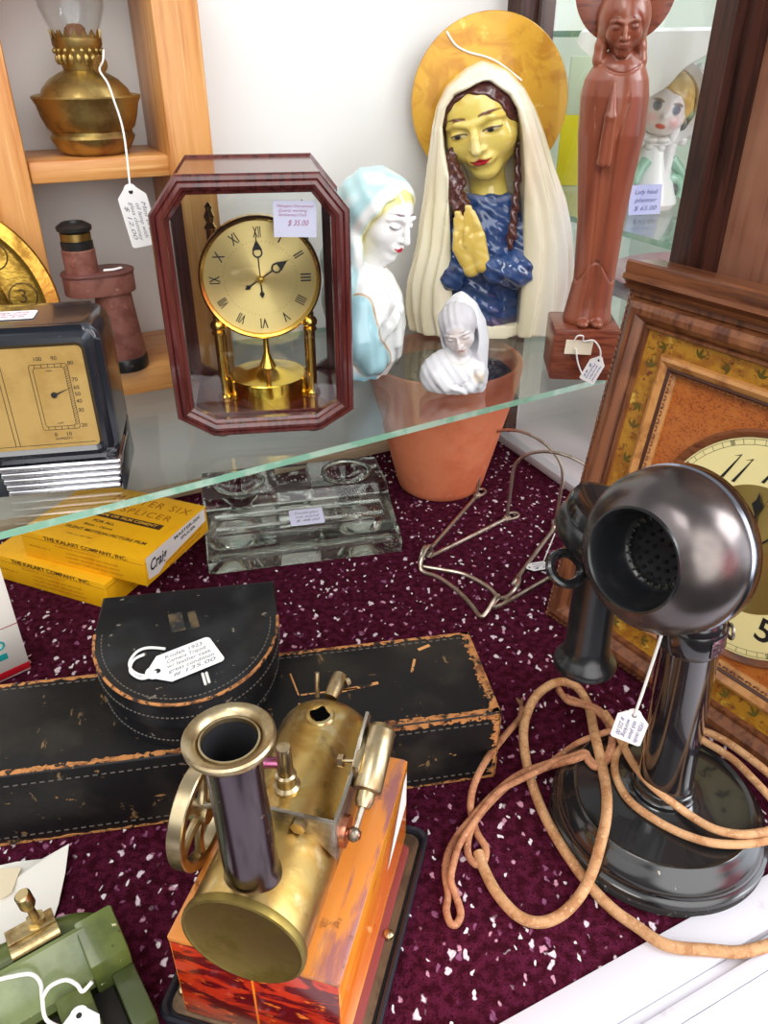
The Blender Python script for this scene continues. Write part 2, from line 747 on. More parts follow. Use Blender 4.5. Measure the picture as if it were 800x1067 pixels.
def carpet_material():
    m = bpy.data.materials.new('flecked burgundy carpet')
    m.use_nodes = True
    nt = m.node_tree
    N, L = nt.nodes, nt.links
    p = N['Principled BSDF']
    tc = N.new('ShaderNodeTexCoord')
    co = tc.outputs['Object']

    def noise(sc, detail=3):
        t = N.new('ShaderNodeTexNoise')
        t.inputs['Scale'].default_value = sc
        t.inputs['Detail'].default_value = detail
        L.new(co, t.inputs['Vector'])
        return t
    big = noise(9)
    fib = noise(700, 4)
    mid = noise(160, 3)

    def mix(f, a, b):
        mx = N.new('ShaderNodeMix')
        mx.data_type = 'RGBA'
        if isinstance(f, float):
            mx.inputs['Factor'].default_value = f
        else:
            L.new(f, mx.inputs['Factor'])
        for k, v in (('A', a), ('B', b)):
            if isinstance(v, tuple):
                mx.inputs[k].default_value = (*v, 1)
            else:
                L.new(v, mx.inputs[k])
        return mx.outputs['Result']

    def ramp(v, lo, hi, to=1.0):
        mr = N.new('ShaderNodeMapRange')
        mr.interpolation_type = 'SMOOTHSTEP'
        L.new(v, mr.inputs['Value'])
        mr.inputs['From Min'].default_value = lo
        mr.inputs['From Max'].default_value = hi
        mr.inputs['To Max'].default_value = to
        return mr.outputs[0]
    cur = mix(ramp(mid.outputs['Fac'], .35, .65), lin(56, 12, 26), lin(86, 26, 50))
    cur = mix(ramp(fib.outputs['Fac'], .5, .75), cur, lin(26, 5, 12))
    # flecks: stretched, warped cells, only some of which carry a thread
    warp = noise(120, 2)
    for sc, rotz, colr, lo, keep in ((112, .5, lin(232, 214, 224), .20, .62), (130, 2.0, lin(206, 150, 172), .18, .58),
                                     (150, 1.2, lin(140, 84, 118), .20, .55), (185, 2.6, lin(240, 232, 236), .20, .70)):
        va = N.new('ShaderNodeVectorMath')
        va.operation = 'MULTIPLY_ADD'
        L.new(warp.outputs['Color'], va.inputs[0])
        va.inputs[1].default_value = (.010, .010, 0)
        L.new(co, va.inputs[2])
        mp = N.new('ShaderNodeMapping')
        mp.inputs['Rotation'].default_value = (0, 0, rotz)
        mp.inputs['Scale'].default_value = (1, .62, 0.0)
        mp.inputs['Location'].default_value = (rotz * 3.1, rotz * 1.7, 0)
        L.new(va.outputs[0], mp.inputs['Vector'])
        vo = N.new('ShaderNodeTexVoronoi')
        vo.inputs['Scale'].default_value = sc
        L.new(mp.outputs[0], vo.inputs['Vector'])
        se = N.new('ShaderNodeSeparateColor')
        L.new(vo.outputs['Color'], se.inputs[0])
        k = ramp(se.outputs[0], keep, keep + .02)
        d = N.new('ShaderNodeMath')
        d.operation = 'MULTIPLY'
        inv = N.new('ShaderNodeMapRange')
        inv.interpolation_type = 'SMOOTHSTEP'
        L.new(vo.outputs['Distance'], inv.inputs['Value'])
        inv.inputs['From Min'].default_value = lo * 1.25
        inv.inputs['From Max'].default_value = lo * .8
        L.new(inv.outputs[0], d.inputs[0])
        L.new(k, d.inputs[1])
        cur = mix(d.outputs[0], cur, colr)
    L.new(cur, p.inputs['Base Color'])
    p.inputs['Roughness'].default_value = .95
    p.inputs['Specular IOR Level'].default_value = .05
    p.inputs['Sheen Weight'].default_value = .0
    b = N.new('ShaderNodeBump')
    b.inputs['Strength'].default_value = .8
    b.inputs['Distance'].default_value = .002
    L.new(fib.outputs['Fac'], b.inputs['Height'])
    L.new(b.outputs[0], p.inputs['Normal'])
    return m


carpet = carpet_material()


def room_poly(pts):
    return [tuple(rm(a, n).xy) for a, n in pts]


b = MB()
b.prism(room_poly([(-.55, .181), (.592, .181), (.592, .872), (-.55, .872)]), -.02, 0)
struct(b.build('floor', carpet))

b = MB()
b.prism(room_poly([(-.75, .872), (.645, .872), (.645, .90), (-.75, .90)]), -.02, .85)
struct(b.build('wall_back', wall_white))

b = MB()
b.prism(room_poly([(-.55, .858), (.578, .858), (.578, .872), (-.55, .872)]), 0, .014, bevel=.002)
struct(b.build('baseboard_back', M('tan base strip', lin(196, 170, 138), .6)))
b = MB()
b.prism(room_poly([(.576, .30), (.592, .30), (.592, .872), (.576, .872)]), 0, .012, bevel=.003)
struct(b.build('baseboard_right', trim_white))

# front ledge: flat board, bead, lower facia
b = MB()
b.prism(room_poly([(-.55, .153), (.75, .153), (.75, .181), (-.55, .181)]), -.03, .003, bevel=.002)
b.prism(room_poly([(-.55, .146), (.75, .146), (.75, .153), (-.55, .153)]), -.03, -.003, bevel=.0015)
b.prism(room_poly([(-.55, .138), (.75, .138), (.75, .146), (-.55, .146)]), -.03, .001, bevel=.002)
b.prism(room_poly([(-.55, .03), (.75, .03), (.75, .138), (-.55, .138)]), -.04, -.006, bevel=.002)
struct(b.build('trim_1', trim_white))

dark_wood = M('dark stained wood', lin(66, 36, 28), .38, layers=[
    dict(scale=30, stretch=(6, 6, .35), col=lin(38, 20, 16), lo=.42, hi=.66, detail=6),
    dict(scale=60, stretch=(5, 5, .2), col=lin(92, 56, 42), lo=.58, hi=.75)], bump=('noise', 60, .15, .001, (5, 5, .3)))
panel_wood = M('reddish brown panel wood', lin(142, 92, 72), .42, layers=[
    dict(scale=22, stretch=(7, 7, .3), col=lin(112, 66, 50), lo=.42, hi=.66, detail=6),
    dict(scale=5, col=lin(168, 120, 92), lo=.5, hi=.75)], bump=('noise', 50, .12, .001, (5, 5, .3)))

# corner post between the back wall and the side pane
b = MB()
b.prism(room_poly([(.578, .846), (.618, .846), (.618, .872), (.578, .872)]), 0, .85, bevel=.002)
b.prism(room_poly([(.600, .838), (.618, .838), (.618, .846), (.600, .846)]), 0, .85, bevel=.001)
struct(b.build('trim_2', dark_wood))
# side post and panelling of the next cabinet
b = MB()
b.prism(room_poly([(.500, .471), (.526, .471), (.526, .491), (.500, .491)]), 0, .85, bevel=.0012)
b.prism(room_poly([(.509, .463), (.526, .463), (.526, .4715), (.509, .4715)]), 0, .85, bevel=.001)
struct(b.build('trim_3', dark_wood))
b = MB()
b.prism(room_poly([(.526, .405), (.545, .405), (.545, .491), (.526, .491)]), 0, .85, bevel=.001)
b.prism(room_poly([(.527, .30), (.545, .30), (.545, .4035), (.527, .4035)]), 0, .85, bevel=.001)
b.prism(room_poly([(.560, .14), (.578, .14), (.578, .31), (.560, .31)]), 0, .85, bevel=.001)
struct(b.build('wall_right', panel_wood))

pane_glass = thin_glass('clear pane', (.97, .985, .98))
b = MB()
b.prism(room_poly([(.590, .49), (.594, .49), (.594, .846), (.590, .846)]), .012, .85)
struct(b.build('bright_patch_1', pane_glass))

# the neighbouring case seen through the pane
b = MB()
b.prism(room_poly([(.592, .20), (1.15, .20), (1.15, 1.25), (.592, 1.25)]), -.02, 0)
struct(b.build('floor', M('white case floor', lin(228, 214, 218), .5)))
b = MB()
b.prism(room_poly([(1.02, .30), (1.04, .30), (1.04, 1.3), (1.02, 1.3)]), 0, .78)
b.prism(room_poly([(.645, 1.1), (1.04, 1.1), (1.04, 1.12), (.645, 1.12)]), 0, .78)
struct(b.build('wall_far', M('pale case lining', lin(226, 234, 226), .6)))

shelf_top = thin_glass('shelf glass', (.93, .965, .95), ior=1.6)
shelf_edge = M('green glass edge', lin(140, 200, 172), .12, layers=[dict(scale=30, col=lin(190, 225, 205), lo=.45, hi=.6)],
               trans=.35, coat=.5)


def glass_shelf(label, poly, z0, z1, group=None):
    b = MB()
    vs = [(x, y, z0) for x, y in poly] + [(x, y, z1) for x, y in poly]
    n = len(poly)
    b.add(vs, [tuple(range(n, 2 * n)), tuple(reversed(range(n)))], mi=0)
    b.add(vs, [(i, (i + 1) % n, n + (i + 1) % n, n + i) for i in range(n)], mi=1)
    o = b.build('glass_shelf', [shelf_top, shelf_edge], smooth=False)
    return tag(o, label, 'shelf')


glass_shelf('large clear glass shelf with green front edge above the burgundy carpet',
            room_poly([(-.34, .518), (.585, .5955), (.585, .845), (.577, .872), (-.34, .872)]), SHELF - .006, SHELF)
glass_shelf('glass shelf behind the side pane, carrying the doll head planter',
            room_poly([(.63, .50), (1.02, .50), (1.02, 1.1), (.63, 1.1)]), .294, .30)
glass_shelf('topmost glass shelf behind the side pane, with a white cloth over its edge',
            room_poly([(.63, .50), (1.02, .50), (1.02, 1.1), (.63, 1.1)]), .482, .488)
# ------------------------------------------------------------------ shared metals, papers, tags
brass = M('polished brass', lin(226, 186, 92), .18, 1.0, layers=[dict(scale=40, col=lin(206, 160, 70), lo=.45, hi=.7, rough=.3)])
old_brass = M('tarnished brass', lin(176, 146, 84), .34, 1.0, layers=[
    dict(scale=30, col=lin(128, 100, 54), lo=.42, hi=.62, rough=.5), dict(scale=90, col=lin(94, 78, 44), lo=.58, hi=.72)])
steel = M('dull steel', lin(170, 164, 152), .3, 1.0, layers=[dict(scale=50, col=lin(120, 108, 92), lo=.45, hi=.7, rough=.5)])
chrome = M('chrome', lin(232, 232, 236), .08, 1.0)
black_ink = M('black ink', (.012, .011, .012), .5)
grey_ink = M('grey pencil', lin(120, 118, 128), .6)
pink_ink = M('red violet ink', lin(170, 90, 130), .6)
blue_ink = M('blue violet ink', lin(70, 70, 140), .6)
paper_white = M('white card', lin(238, 236, 234), .7)
paper_pale = M('pale lilac card', lin(214, 212, 236), .7)
string_white = M('white cotton string', lin(240, 238, 232), .8, bump=('wave', 900, .4, .0004))


def tag_outline(L, W, hole_end=-1):
    """a shipping-tag outline, long axis x, the eyelet at -x"""
    l, w = L / 2, W / 2
    c = w * .55
    pts = [(-l, -w + c * 1.05), (-l + c, -w)]
    r = w * .22
    for cx, cy, a0 in ((l - r, -w + r, -90), (l - r, w - r, 0)):
        for k in range(5):
            a = R(a0 + k * 22.5)
            pts.append((cx + r * math.cos(a), cy + r * math.sin(a)))
    pts += [(-l + c, w), (-l, w - c * 1.05)]
    # rounded eyelet end
    for k in range(1, 6):
        a = R(90 + k * 30)
        pts.append((-l + .001 + w * .34 * math.cos(a) - .0005, w * .42 * math.sin(a)))
    return pts


def price_tag(label, M4, L, W, lines, ink, string=None, sr=.0006, size=None, group=None, paper=None, name='price_tag'):
    """M4: tag frame (x along the tag away from its eyelet, z out of the face)"""
    o = M4.translation
    t = thing(name, label, 'price tag', tuple(o), group=group)
    L4 = tr(-o) @ M4
    b = MB()
    b.prism(tag_outline(L, W), -.0002, .0002, M4=L4)
    card = b.build('card', paper or paper_white, t)
    b = MB()
    b.lathe([(W * .075, 0), (W * .075, .00035), (W * .02, .00035)], 14, M4=L4 @ tr(-L / 2 + W * .12, 0, .0001))
    b.build('eyelet', black_ink, card)
    n = len(lines)
    size = size or W / (n + 1.2)
    b = MB()
    for i, s in enumerate(lines):
        y = W / 2 - (i + 1) * W / (n + 1)
        b.text(s, size, L4 @ tr(L * .05, y, .0003), .00004, shear=.3, width=L * random.uniform(.58, .72))
    b.build('handwriting', ink, card)
    if string:
        for st in string:
            b = MB()
            b.tube([Vector(p) - o for p in st], sr, 8, smooth=6)
            b.build('string', string_white, t)
    return t


# ------------------------------------------------------------------ pine shelf unit against the back wall
pine = M('orange pine', lin(206, 148, 84), .42, layers=[
    dict(scale=14, stretch=(5, 5, .35), col=lin(186, 120, 58), lo=.42, hi=.62, detail=5),
    dict(scale=45, stretch=(6, 6, .2), col=lin(220, 170, 108), lo=.52, hi=.7, detail=4)], bump=('noise', 50, .15, .001, (5, 5, .3)), coat=.15)
pine_flat = M('orange pine board', lin(206, 148, 84), .42, layers=[
    dict(scale=14, stretch=(.35, 5, 5), col=lin(186, 120, 58), lo=.42, hi=.62, detail=5),
    dict(scale=45, stretch=(.2, 6, 6), col=lin(222, 172, 110), lo=.52, hi=.7, detail=4)], bump=('noise', 50, .15, .001, (.3, 5, 5)), coat=.15)

t = thing('pine_shelf_unit', 'open orange pine shelf unit standing against the white back wall', 'shelf unit', tuple(rm(.105, .82, SHELF)), ROOM)
for (x0, x1) in ((.005, .045), (.164, .204)):
    b = MB()
    b.box(((x0 + x1) / 2 - .105, .001, .19), (x1 - x0, .098, .38), .003)
    b.build('post', pine, t)
for z0, z1, nm in ((.0, .026, 'shelf_board'), (.193, .211, 'shelf_board'), (.37, .388, 'shelf_board')):
    b = MB()
    dy = -.022 if z0 == 0 else 0
    b.box((0, .004 + dy / 2, (z0 + z1) / 2), (.1188, .090 - dy, z1 - z0), .0025)
    b.build(nm, pine_flat, t)

# ------------------------------------------------------------------ oil lamp on the upper board
lamp_brass = M('dull yellow brass', lin(184, 160, 98), .36, .95, layers=[
    dict(scale=35, col=lin(132, 108, 62), lo=.42, hi=.65, rough=.5), dict(scale=14, col=lin(150, 96, 74), lo=.58, hi=.75)])
lz = SHELF + .211
t = thing('oil_lamp', 'small brass oil lamp with clear glass chimney on the pine shelf', 'oil lamp', tuple(rm(.107, .815, lz)), ROOM)
b = MB()
b.lathe([(0, 0), (.024, 0), (.031, .004), (.0355, .012), (.0365, .0145), (.0345, .017), (.0345, .0195), (.0375, .022), (.0410, .031),
         (.0430, .040), (.0455, .0445), (.0462, .0462), (.0450, .0475), (.0425, .0462), (.040, .0450), (.0385, .0468), (.036, .0520),
         (.029, .0590), (.021, .0636), (.0155, .066), (.0145, .0665), (0, .0665)], 64)
b.build('font', lamp_brass, t)
b = MB()
b.lathe([(.0, .0665), (.0150, .0665), (.0155, .069), (.0172, .0755), (.0188, .0815), (.0196, .083), (.0204, .0845), (.0206, .0895),
         (.0198, .0905), (.0175, .0905), (.017, .084), (0, .084)], 48)
for k in range(18):
    a = 2 * PI * k / 18
    b.add([(.0205 * math.cos(a + s), .0205 * math.sin(a + s), .090) for s in (-.15, .15)] + [(.0214 * math.cos(a), .0214 * math.sin(a), .0962)]
          + [(.0195 * math.cos(a + s), .0195 * math.sin(a + s), .090) for s in (-.15, .15)] + [(.0207 * math.cos(a), .0207 * math.sin(a), .0962)],
          [(0, 1, 2), (4, 3, 5), (0, 2, 5, 3), (2, 1, 4, 5)])
    b.ball((.0178 * math.cos(a), .0178 * math.sin(a), .0745), (.0022, .0022, .0042), 8)
    b.ball((.0196 * math.cos(a + .17), .0196 * math.sin(a + .17), .0805), (.0016, .0016, .0022), 8)
bu = b.build('burner', lamp_brass, t)
b = MB()
b.lathe([(.0, .084), (.006, .084), (.0065, .097), (.004, .100), (0, .1005)], 16, sx=1.3, sy=.6)
b.build('wick', M('charred wick', lin(122, 84, 58), .9), bu)
b = MB()
b.cyl((.010, -.016, .072), (.012, -.024, .0705), .0012)
b.cyl((.012, -.0235, .0705), (.0123, -.0248, .0703), .0066, .0066, seg=28)
b.cyl((.0123, -.0246, .0703), (.0125, -.0256, .0702), .0016, .0012)
b.build('wick_knob', old_brass, t)
b = MB()
prof = [(.0178, .0845), (.0186, .092), (.0225, .101), (.0265, .112), (.0272, .122), (.0245, .134), (.019, .147), (.0155, .160), (.0145, .175),
        (.0145, .20)]
b.lathe(prof + [(r - .0012, z) for r, z in reversed(prof)], 48, cap=False)
b.build('glass_chimney', thin_glass('lamp glass', (.96, .97, .97), ior=1.45), t)

tp = rm(.1235, .742, .3465)
tm = frame(tp, (.13, .06, -1), (.25, -1, .1))
kp = rm(.118, .789, lz + .0695)
price_tag('white price tag hanging by a long string from the brass oil lamp', tm, .049, .0245,
          ['Mini brass', 'oil lamp with', 'glass chimney', '$ 12.00'], grey_ink,
          [[kp + Vector((.006, .0, .012)), kp + Vector((.005, -.003, .004)), kp + Vector((.001, -.003, -.003)), rm(.1195, .768, lz + .058), rm(.1215, .7635, lz + .0465), rm(.1245, .757, .412),
            tm @ Vector((-.0225, 0, .001))]], .0009)

# ------------------------------------------------------------------ half of a pair of field glasses
leather = M('worn red brown leather', lin(134, 84, 72), .5, layers=[
    dict(scale=60, col=lin(112, 64, 54), lo=.45, hi=.65), dict(scale=180, col=lin(164, 116, 102), lo=.62, hi=.72)],
    bump=('noise', 900, .25, .0006))
black_metal = M('worn black metal', (.018, .017, .017), .32, .2, layers=[dict(scale=120, col=lin(96, 84, 60), lo=.66, hi=.72)])
bz = SHELF + .026
t = thing('field_glass', 'brown leather covered field glass standing behind the black desk thermometer', 'field glass',
          tuple(rm(.0935, .770, bz)), ROOM)
b = MB()
b.lathe([(0, 0), (.0215, 0), (.0225, .002), (.0225, .011), (.0215, .0125), (0, .0125)], 40, M4=tr(.001, 0, 0))
b.build('objective_ring', black_metal, t)
b = MB()
b.lathe([(0, .0122), (.0210, .0122), (.0214, .014), (.0185, .045), (.0165, .070), (.0165, .0735), (0, .0735)], 40, M4=tr(.001, 0, 0))
b.build('barrel', leather, t)
b = MB()


def stadium(x0, x1, r, n=14):
    return [(x1 + r * math.cos(a), r * math.sin(a)) for a in [-PI / 2 + PI * k / n for k in range(n + 1)]] + \
           [(x0 + r * math.cos(a), r * math.sin(a)) for a in [PI / 2 + PI * k / n for k in range(n + 1)]]


b.prism(stadium(-.022, .004, .0185), .0735, .0905, bevel=.001)
b.build('prism_housing', leather, t)
b = MB()
b.prism(stadium(-.022, .004, .0195), .0905, .0935, bevel=.001)
b.build('top_plate', M('dark leather edge', lin(104, 62, 56), .45), t)
b = MB()
b.lathe([(0, .0935), (.0145, .0935), (.0145, .113), (.0135, .114), (0, .114)], 32, M4=tr(-.022, 0, 0))
b.build('eyepiece_tube', leather, t)
b = MB()
b.lathe([(0, .114), (.0138, .114), (.0140, .120), (.0125, .1205), (.0125, .1215), (.0125, .128), (.0150, .130), (.0152, .133), (.010, .1365), (.0085, .1365), (.008, .134), (0, .134)], 32, M4=tr(-.022, 0, 0))
ep = b.build('eyepiece', black_metal, t)
b = MB()
b.lathe([(.0126, .1216), (.0131, .1216), (.0131, .1278), (.0126, .1278)], 32, M4=tr(-.022, 0, 0), cap=False)
b.build('eyepiece_band', old_brass, ep)
b = MB()
b.tube([(-.004, -.008, .0945), (.004, -.011, .0950), (.011, -.008, .0952)], .0022, 8, smooth=4, flat=.5)
b.build('strap_end', paper_white, t)

# ------------------------------------------------------------------ brass dial leaning at the far left
dial_brass = M('embossed brass', lin(196, 158, 70), .3, 1.0, layers=[dict(scale=60, col=lin(140, 106, 44), lo=.45, hi=.65, rough=.45)],
               bump=('noise', 200, .4, .001))
dc = rm(-.054, .728, .2815)
t = thing('brass_dial', 'round embossed brass dial leaning on the left pine post', 'clock dial', tuple(dc), ROOM)
T4 = rot('X', 82)
b = MB()
b.lathe([(0, -.002), (.098, -.002), (.0995, 0), (.098, .003), (.088, .0045), (.086, .003), (.083, .002), (.060, .002), (.058, .004), (.055, .002), (0, .001)], 72, M4=T4)
pl_ = b.build('dial_plate', dial_brass, t)
b = MB()
for k in range(12):
    a = PI / 2 - 2 * PI * k / 12 + R(10)
    C4 = T4 @ tr(.072 * math.cos(a), .072 * math.sin(a), .0022)
    b.lathe([(.0105, 0), (.0115, .001), (.0105, .0012)], 24, M4=C4, cap=False)
    b.text(str(k or 12), .016, C4 @ tr(0, 0, .0005), .0006)
b.build('numerals', M('dark brass', lin(70, 54, 24), .5, .6), pl_)

# ------------------------------------------------------------------ desk thermometer and humidity meter
bakelite = M('black bakelite', lin(24, 28, 36), .22, layers=[dict(scale=120, col=lin(60, 62, 68), lo=.68, hi=.76)], coat=.5)
gold_dial = M('gold dial plate', lin(206, 172, 104), .42, .55, layers=[dict(scale=25, col=lin(188, 152, 84), lo=.42, hi=.7)])
t = thing('desk_thermometer', 'black cased thermometer and humidity meter with gold dial on the glass shelf', 'thermometer',
          (-.269, .5225, SHELF), R(10.5))


def rrect(w, h, r, n=6, cx=0.0, cy=0.0):
    p = []
    for sx, sy, a0 in ((1, -1, -90), (1, 1, 0), (-1, 1, 90), (-1, -1, 180)):
        for k in range(n + 1):
            a = R(a0 + 90 * k / n)
            p.append((cx + sx * (w / 2 - r) + r * math.cos(a), cy + sy * (h / 2 - r) + r * math.sin(a)))
    return p


FX = rot('X', 90)   # (x, y, z) profile -> stands upright, z of the prism towards the viewer
b = MB()
# a rounded box, the face recess left for the dial
b.prism(rrect(.142, .104, .012, cy=.0785), -.060, -.002, bevel=.006, seg=4, M4=FX)
outer = rrect(.136, .098, .010, cy=.0785)
b.ring_strip([[(x, y, -.004) for x, y in outer], [(x, y, .004) for x, y in rrect(.127, .090, .008, cy=.0785)],
              [(x, y, .0045) for x, y in rrect(.121, .083, .006, cy=.0785)], [(x, y, .0015) for x, y in rrect(.1155, .077, .004, cy=.0785)]], M4=FX)
b.build('case', bakelite, t)
b = MB()
b.prism(rrect(.1155, .077, .004, cy=.0785), -.003, .0018, M4=FX)
dl = b.build('dial', gold_dial, t)
b = MB()
D4 = FX @ tr(0, .0785, .0020)


def stroke(b, x0, y0, x1, y1, w, M4, z=.0):
    d = Vector((x1 - x0, y1 - y0))
    n = Vector((-d.y, d.x)).normalized() * w / 2
    b.add([(x0 + n.x, y0 + n.y, z), (x0 - n.x, y0 - n.y, z), (x1 - n.x, y1 - n.y, z), (x1 + n.x, y1 + n.y, z)], [(0, 1, 2, 3)], M4)


for x in (-.0015, .0015):
    stroke(b, x, -.0355, x, .0375, .0004, D4)
stroke(b, -.055, -.0355, .055, -.0355, .0004, D4)
for cx in (-.033, .033):
    for w, h in ((.026, .050), (.021, .045)):
        p = rrect(w, h, .002, 3, cx=cx, cy=.001)
        for i in range(len(p)):
            q = p[(i + 1) % len(p)]
            stroke(b, *p[i], *q, .00035, D4)
    s = 1
    for k in range(26):
        y = -.021 + .044 * k / 25
        stroke(b, cx + s * .0105, y, cx + s * .013, y + .0012, .00035, D4)
    for k in range(5):
        x = cx - .009 + .018 * k / 4
        stroke(b, x, .0235, x, .026, .00035, D4)
        stroke(b, x, -.0215, x, -.024, .00035, D4)
for s_, x, y in (('100', .0165, .030), ('90', .0275, .030), ('80', .038, .026), ('70', .0385, .0135), ('60', .0385, .0075), ('50', .0385, .0025),
                 ('40', .0385, -.003), ('30', .0385, -.010), ('20', .0385, -.022), ('0', .0175, -.028), ('10', .0265, -.028)):
    b.text(s_, .0042, D4 @ tr(x + .0105, y, 0), .00002)
b.text('HUMIDITY', .0026, D4 @ tr(.033, -.0315, 0), .00002)
b.text('HIGH', .0018, D4 @ tr(.033, .021, 0), .00002)
b.text('LOW', .0018, D4 @ tr(.033, -.019, 0), .00002)
b.text('COMFORT', .004, D4 @ tr(-.027, 0, 0) @ rot('Z', -90), .00002)
b.text('TEMPERATURE', .003, D4 @ tr(-.0105, 0, 0) @ rot('Z', -90), .00002)
b.build('scale_marks', black_ink, dl)
b = MB()
b.lathe([(.0022, 0), (.0020, .001), (0, .0012)], 16, M4=D4 @ tr(.033, .003, .0005))
b.add([(.033, .0022, .0012), (.0333, .0038, .0012), (.0462, .0083, .0012)], [(0, 1, 2)], D4)
b.build('needle', black_ink, dl)
b = MB()
b.add([(-.033, .0, .0012), (-.0327, .0016, .0012), (-.018, -.014, .0012)], [(0, 1, 2)], D4)
b.lathe([(.0022, 0), (.0020, .001), (0, .0012)], 16, M4=D4 @ tr(-.033, .001, .0005))
b.build('needle', black_ink, dl)
b = MB()
for k in range(5):
    z = .0035 + k * .0056
    b.box((.025 + .0003 * k, .028 - .0012 * k, z), (.0835 + k * .0012, .058, .0050), .0022, 3)
b.box((.025, .029, .0145), (.080, .055, .028), .002)
b.build('chrome_base', chrome, t)
b = MB()
b.box((-.040, .030, .0140), (.052, .058, .0278), .002)
b.build('plinth', bakelite, t)
for s in (-1, 1):
    b = MB()
    b.prism([(-.034, 0), (.034, 0), (.034, .034), (.024, .034), (-.034, .014)], -.0012, .0012, bevel=.0006, M4=tr(s * (.0690), .032, 0) @ rot('Z', 90) @ rot('X', 90))
    b.build('side_bracket', bakelite, t)
tm = frame((-.272, .552, SHELF + .1312), (.98, .18, 0), (0, 0, 1))
tm = tm @ rot('Z', 180)
price_tag('white price tag lying on top of the black desk thermometer', tm @ rot('Z', 180), .046, .0195,
          ['Vintage desk', 'temperature', 'humidity $ 28'], pink_ink)

# ------------------------------------------------------------------ mantel clock under glass in a mahogany case
mahog = M('glossy mahogany', lin(92, 40, 36), .2, layers=[
    dict(scale=40, stretch=(5, 5, .4), col=lin(62, 22, 22), lo=.42, hi=.66, detail=6)], coat=.5, coat_rough=.08)
mahog_top = M('glossy mahogany top', lin(104, 58, 48), .22, layers=[
    dict(scale=40, stretch=(.5, 5, 5), col=lin(72, 34, 30), lo=.42, hi=.66, detail=6)], coat=.4, coat_rough=.1)
CK = thing('mantel_clock', 'octagonal mahogany mantel clock with glass front and gold dial on the glass shelf', 'clock',
           (-.1015, .630, SHELF), R(8))
OUT = [(-.047, .0045), (.047, .0045), (.0755, .0225), (.0755, .188), (.0535, .2155), (-.0535, .2155), (-.0755, .188), (-.0755, .0225)]


def inset(poly, d):
    n = len(poly)
    out = []
    for i in range(n):
        p0, p1, p2 = Vector(poly[i - 1]), Vector(poly[i]), Vector(poly[(i + 1) % n])
        a = (p1 - p0).normalized()
        c = (p2 - p1).normalized()
        na, nc = Vector((-a.y, a.x)), Vector((-c.y, c.x))
        bis = (na + nc)
        bis = bis / (1 + na.dot(nc))
        out.append(tuple(p1 + bis * d))
    return out


b = MB()
loops = [(.0, .0), (.0, .100), (.0015, .1035), (.0015, .108), (.006, .108)]
body = [[(x, y, -dz) for x, y in inset(OUT, i)] for i, dz in ((.0022, .004), (.0022, .104), (.006, .104), (.006, .004))]
b.ring_strip(body + [body[0]], M4=FX)
b.build('case', [mahog_top], CK, angle=25)


def octo_frame(y0, sgn, name):
    b = MB()
    prof = [(.0022, -.004), (.0, -.001), (.0, .0035), (.0015, .006), (.0042, .0066), (.0048, .0055), (.0060, .0072), (.0085, .0078),
            (.0112, .0058), (.0120, .0035), (.0145, .0022), (.0148, -.004)]
    lp = [[(x, y, sgn * z) for x, y in inset(OUT, i)] for i, z in prof]
    b.ring_strip(lp + [lp[0]], M4=tr(0, y0, 0) @ FX)
    return b.build(name, mahog, CK, angle=25)


octo_frame(0, 1, 'front_frame')
octo_frame(.108, -1, 'back_frame')
for y, nm in ((.0005, 'front_glass'), (.1075, 'back_glass')):
    b = MB()
    b.prism(inset(OUT, .0135), -.0008, .0008, M4=tr(0, y, 0) @ FX)
    b.build(nm, pane_glass, CK, smooth=False)
b = MB()
b.prism([(-.046, .012), (.046, .012), (.062, .0215), (-.062, .0215)], -.100, -.006, M4=FX)
b.build('floor_board', mahog, CK)
for sx in (-1, 1):
    for y in (.010, .094):
        b = MB()
        b.lathe([(0, 0), (.0062, 0), (.0072, .002), (.0066, .004), (.004, .0046), (0, .0046)], 24, M4=tr(sx * .040, y, 0))
        b.build('foot', M('bronze foot', lin(110, 84, 52), .3, 1.0), CK)
satin = M('sunburst gold dial', lin(232, 206, 140), .42, .75, aniso=.0)


def sunburst(m):
    """brushed rays around the dial centre"""
    nt = m.node_tree
    N, L = nt.nodes, nt.links
    p = N['Principled BSDF']
    tc = N.new('ShaderNodeTexCoord')
    tg = N.new('ShaderNodeTangent')
    tg.direction_type = 'RADIAL'
    tg.axis = 'Z'
    p.inputs['Anisotropic'].default_value = .9
    p.inputs['Anisotropic Rotation'].default_value = .25
    L.new(tg.outputs[0], p.inputs['Tangent'])


sunburst(satin)
DC = FX @ tr(.003, .127, -.040)


def lathe_obj(name, prof, mat, parent, M4, seg=64):
    """a disc part that keeps its own axis as local z (needed by radial brushing)"""
    b = MB()
    b.lathe(prof, seg)
    o = b.build(name, mat, parent)
    o.matrix_local = M4
    return o


DP = lathe_obj('dial', [(0, .0006), (.0475, .0006), (.0475, -.004), (0, -.004)], satin, CK, DC)
b = MB()
b.lathe([(.0472, -.012), (.0505, -.012), (.0515, -.002), (.0512, .0025), (.0495, .004), (.0475, .003), (.0468, .0008)], 64, M4=DC, cap=False)
b.lathe([(0, -.022), (.044, -.022), (.048, -.012), (.0, -.012)], 48, M4=DC)
b.build('bezel', brass, CK)
b = MB()
ROM = ['XII', 'I', 'II', 'III', 'IIII', 'V', 'VI', 'VII', 'VIII', 'IX', 'X', 'XI']
for k, s in enumerate(ROM):
    a = -2 * PI * k / 12
    G4 = Matrix.Rotation(a, 4, 'Z') @ tr(0, .0375, .0012)
    b.text(s, .0125, G4, .00005, bold=.0001, width={'I': .0012, 'II': .003, 'V': .0052}.get(s, .0065))
for k in range(60):
    a = -2 * PI * k / 60
    stroke(b, 0, .0302, 0, .0312 if k % 5 else .0296, .0003, Matrix.Rotation(a, 4, 'Z'), .0012)
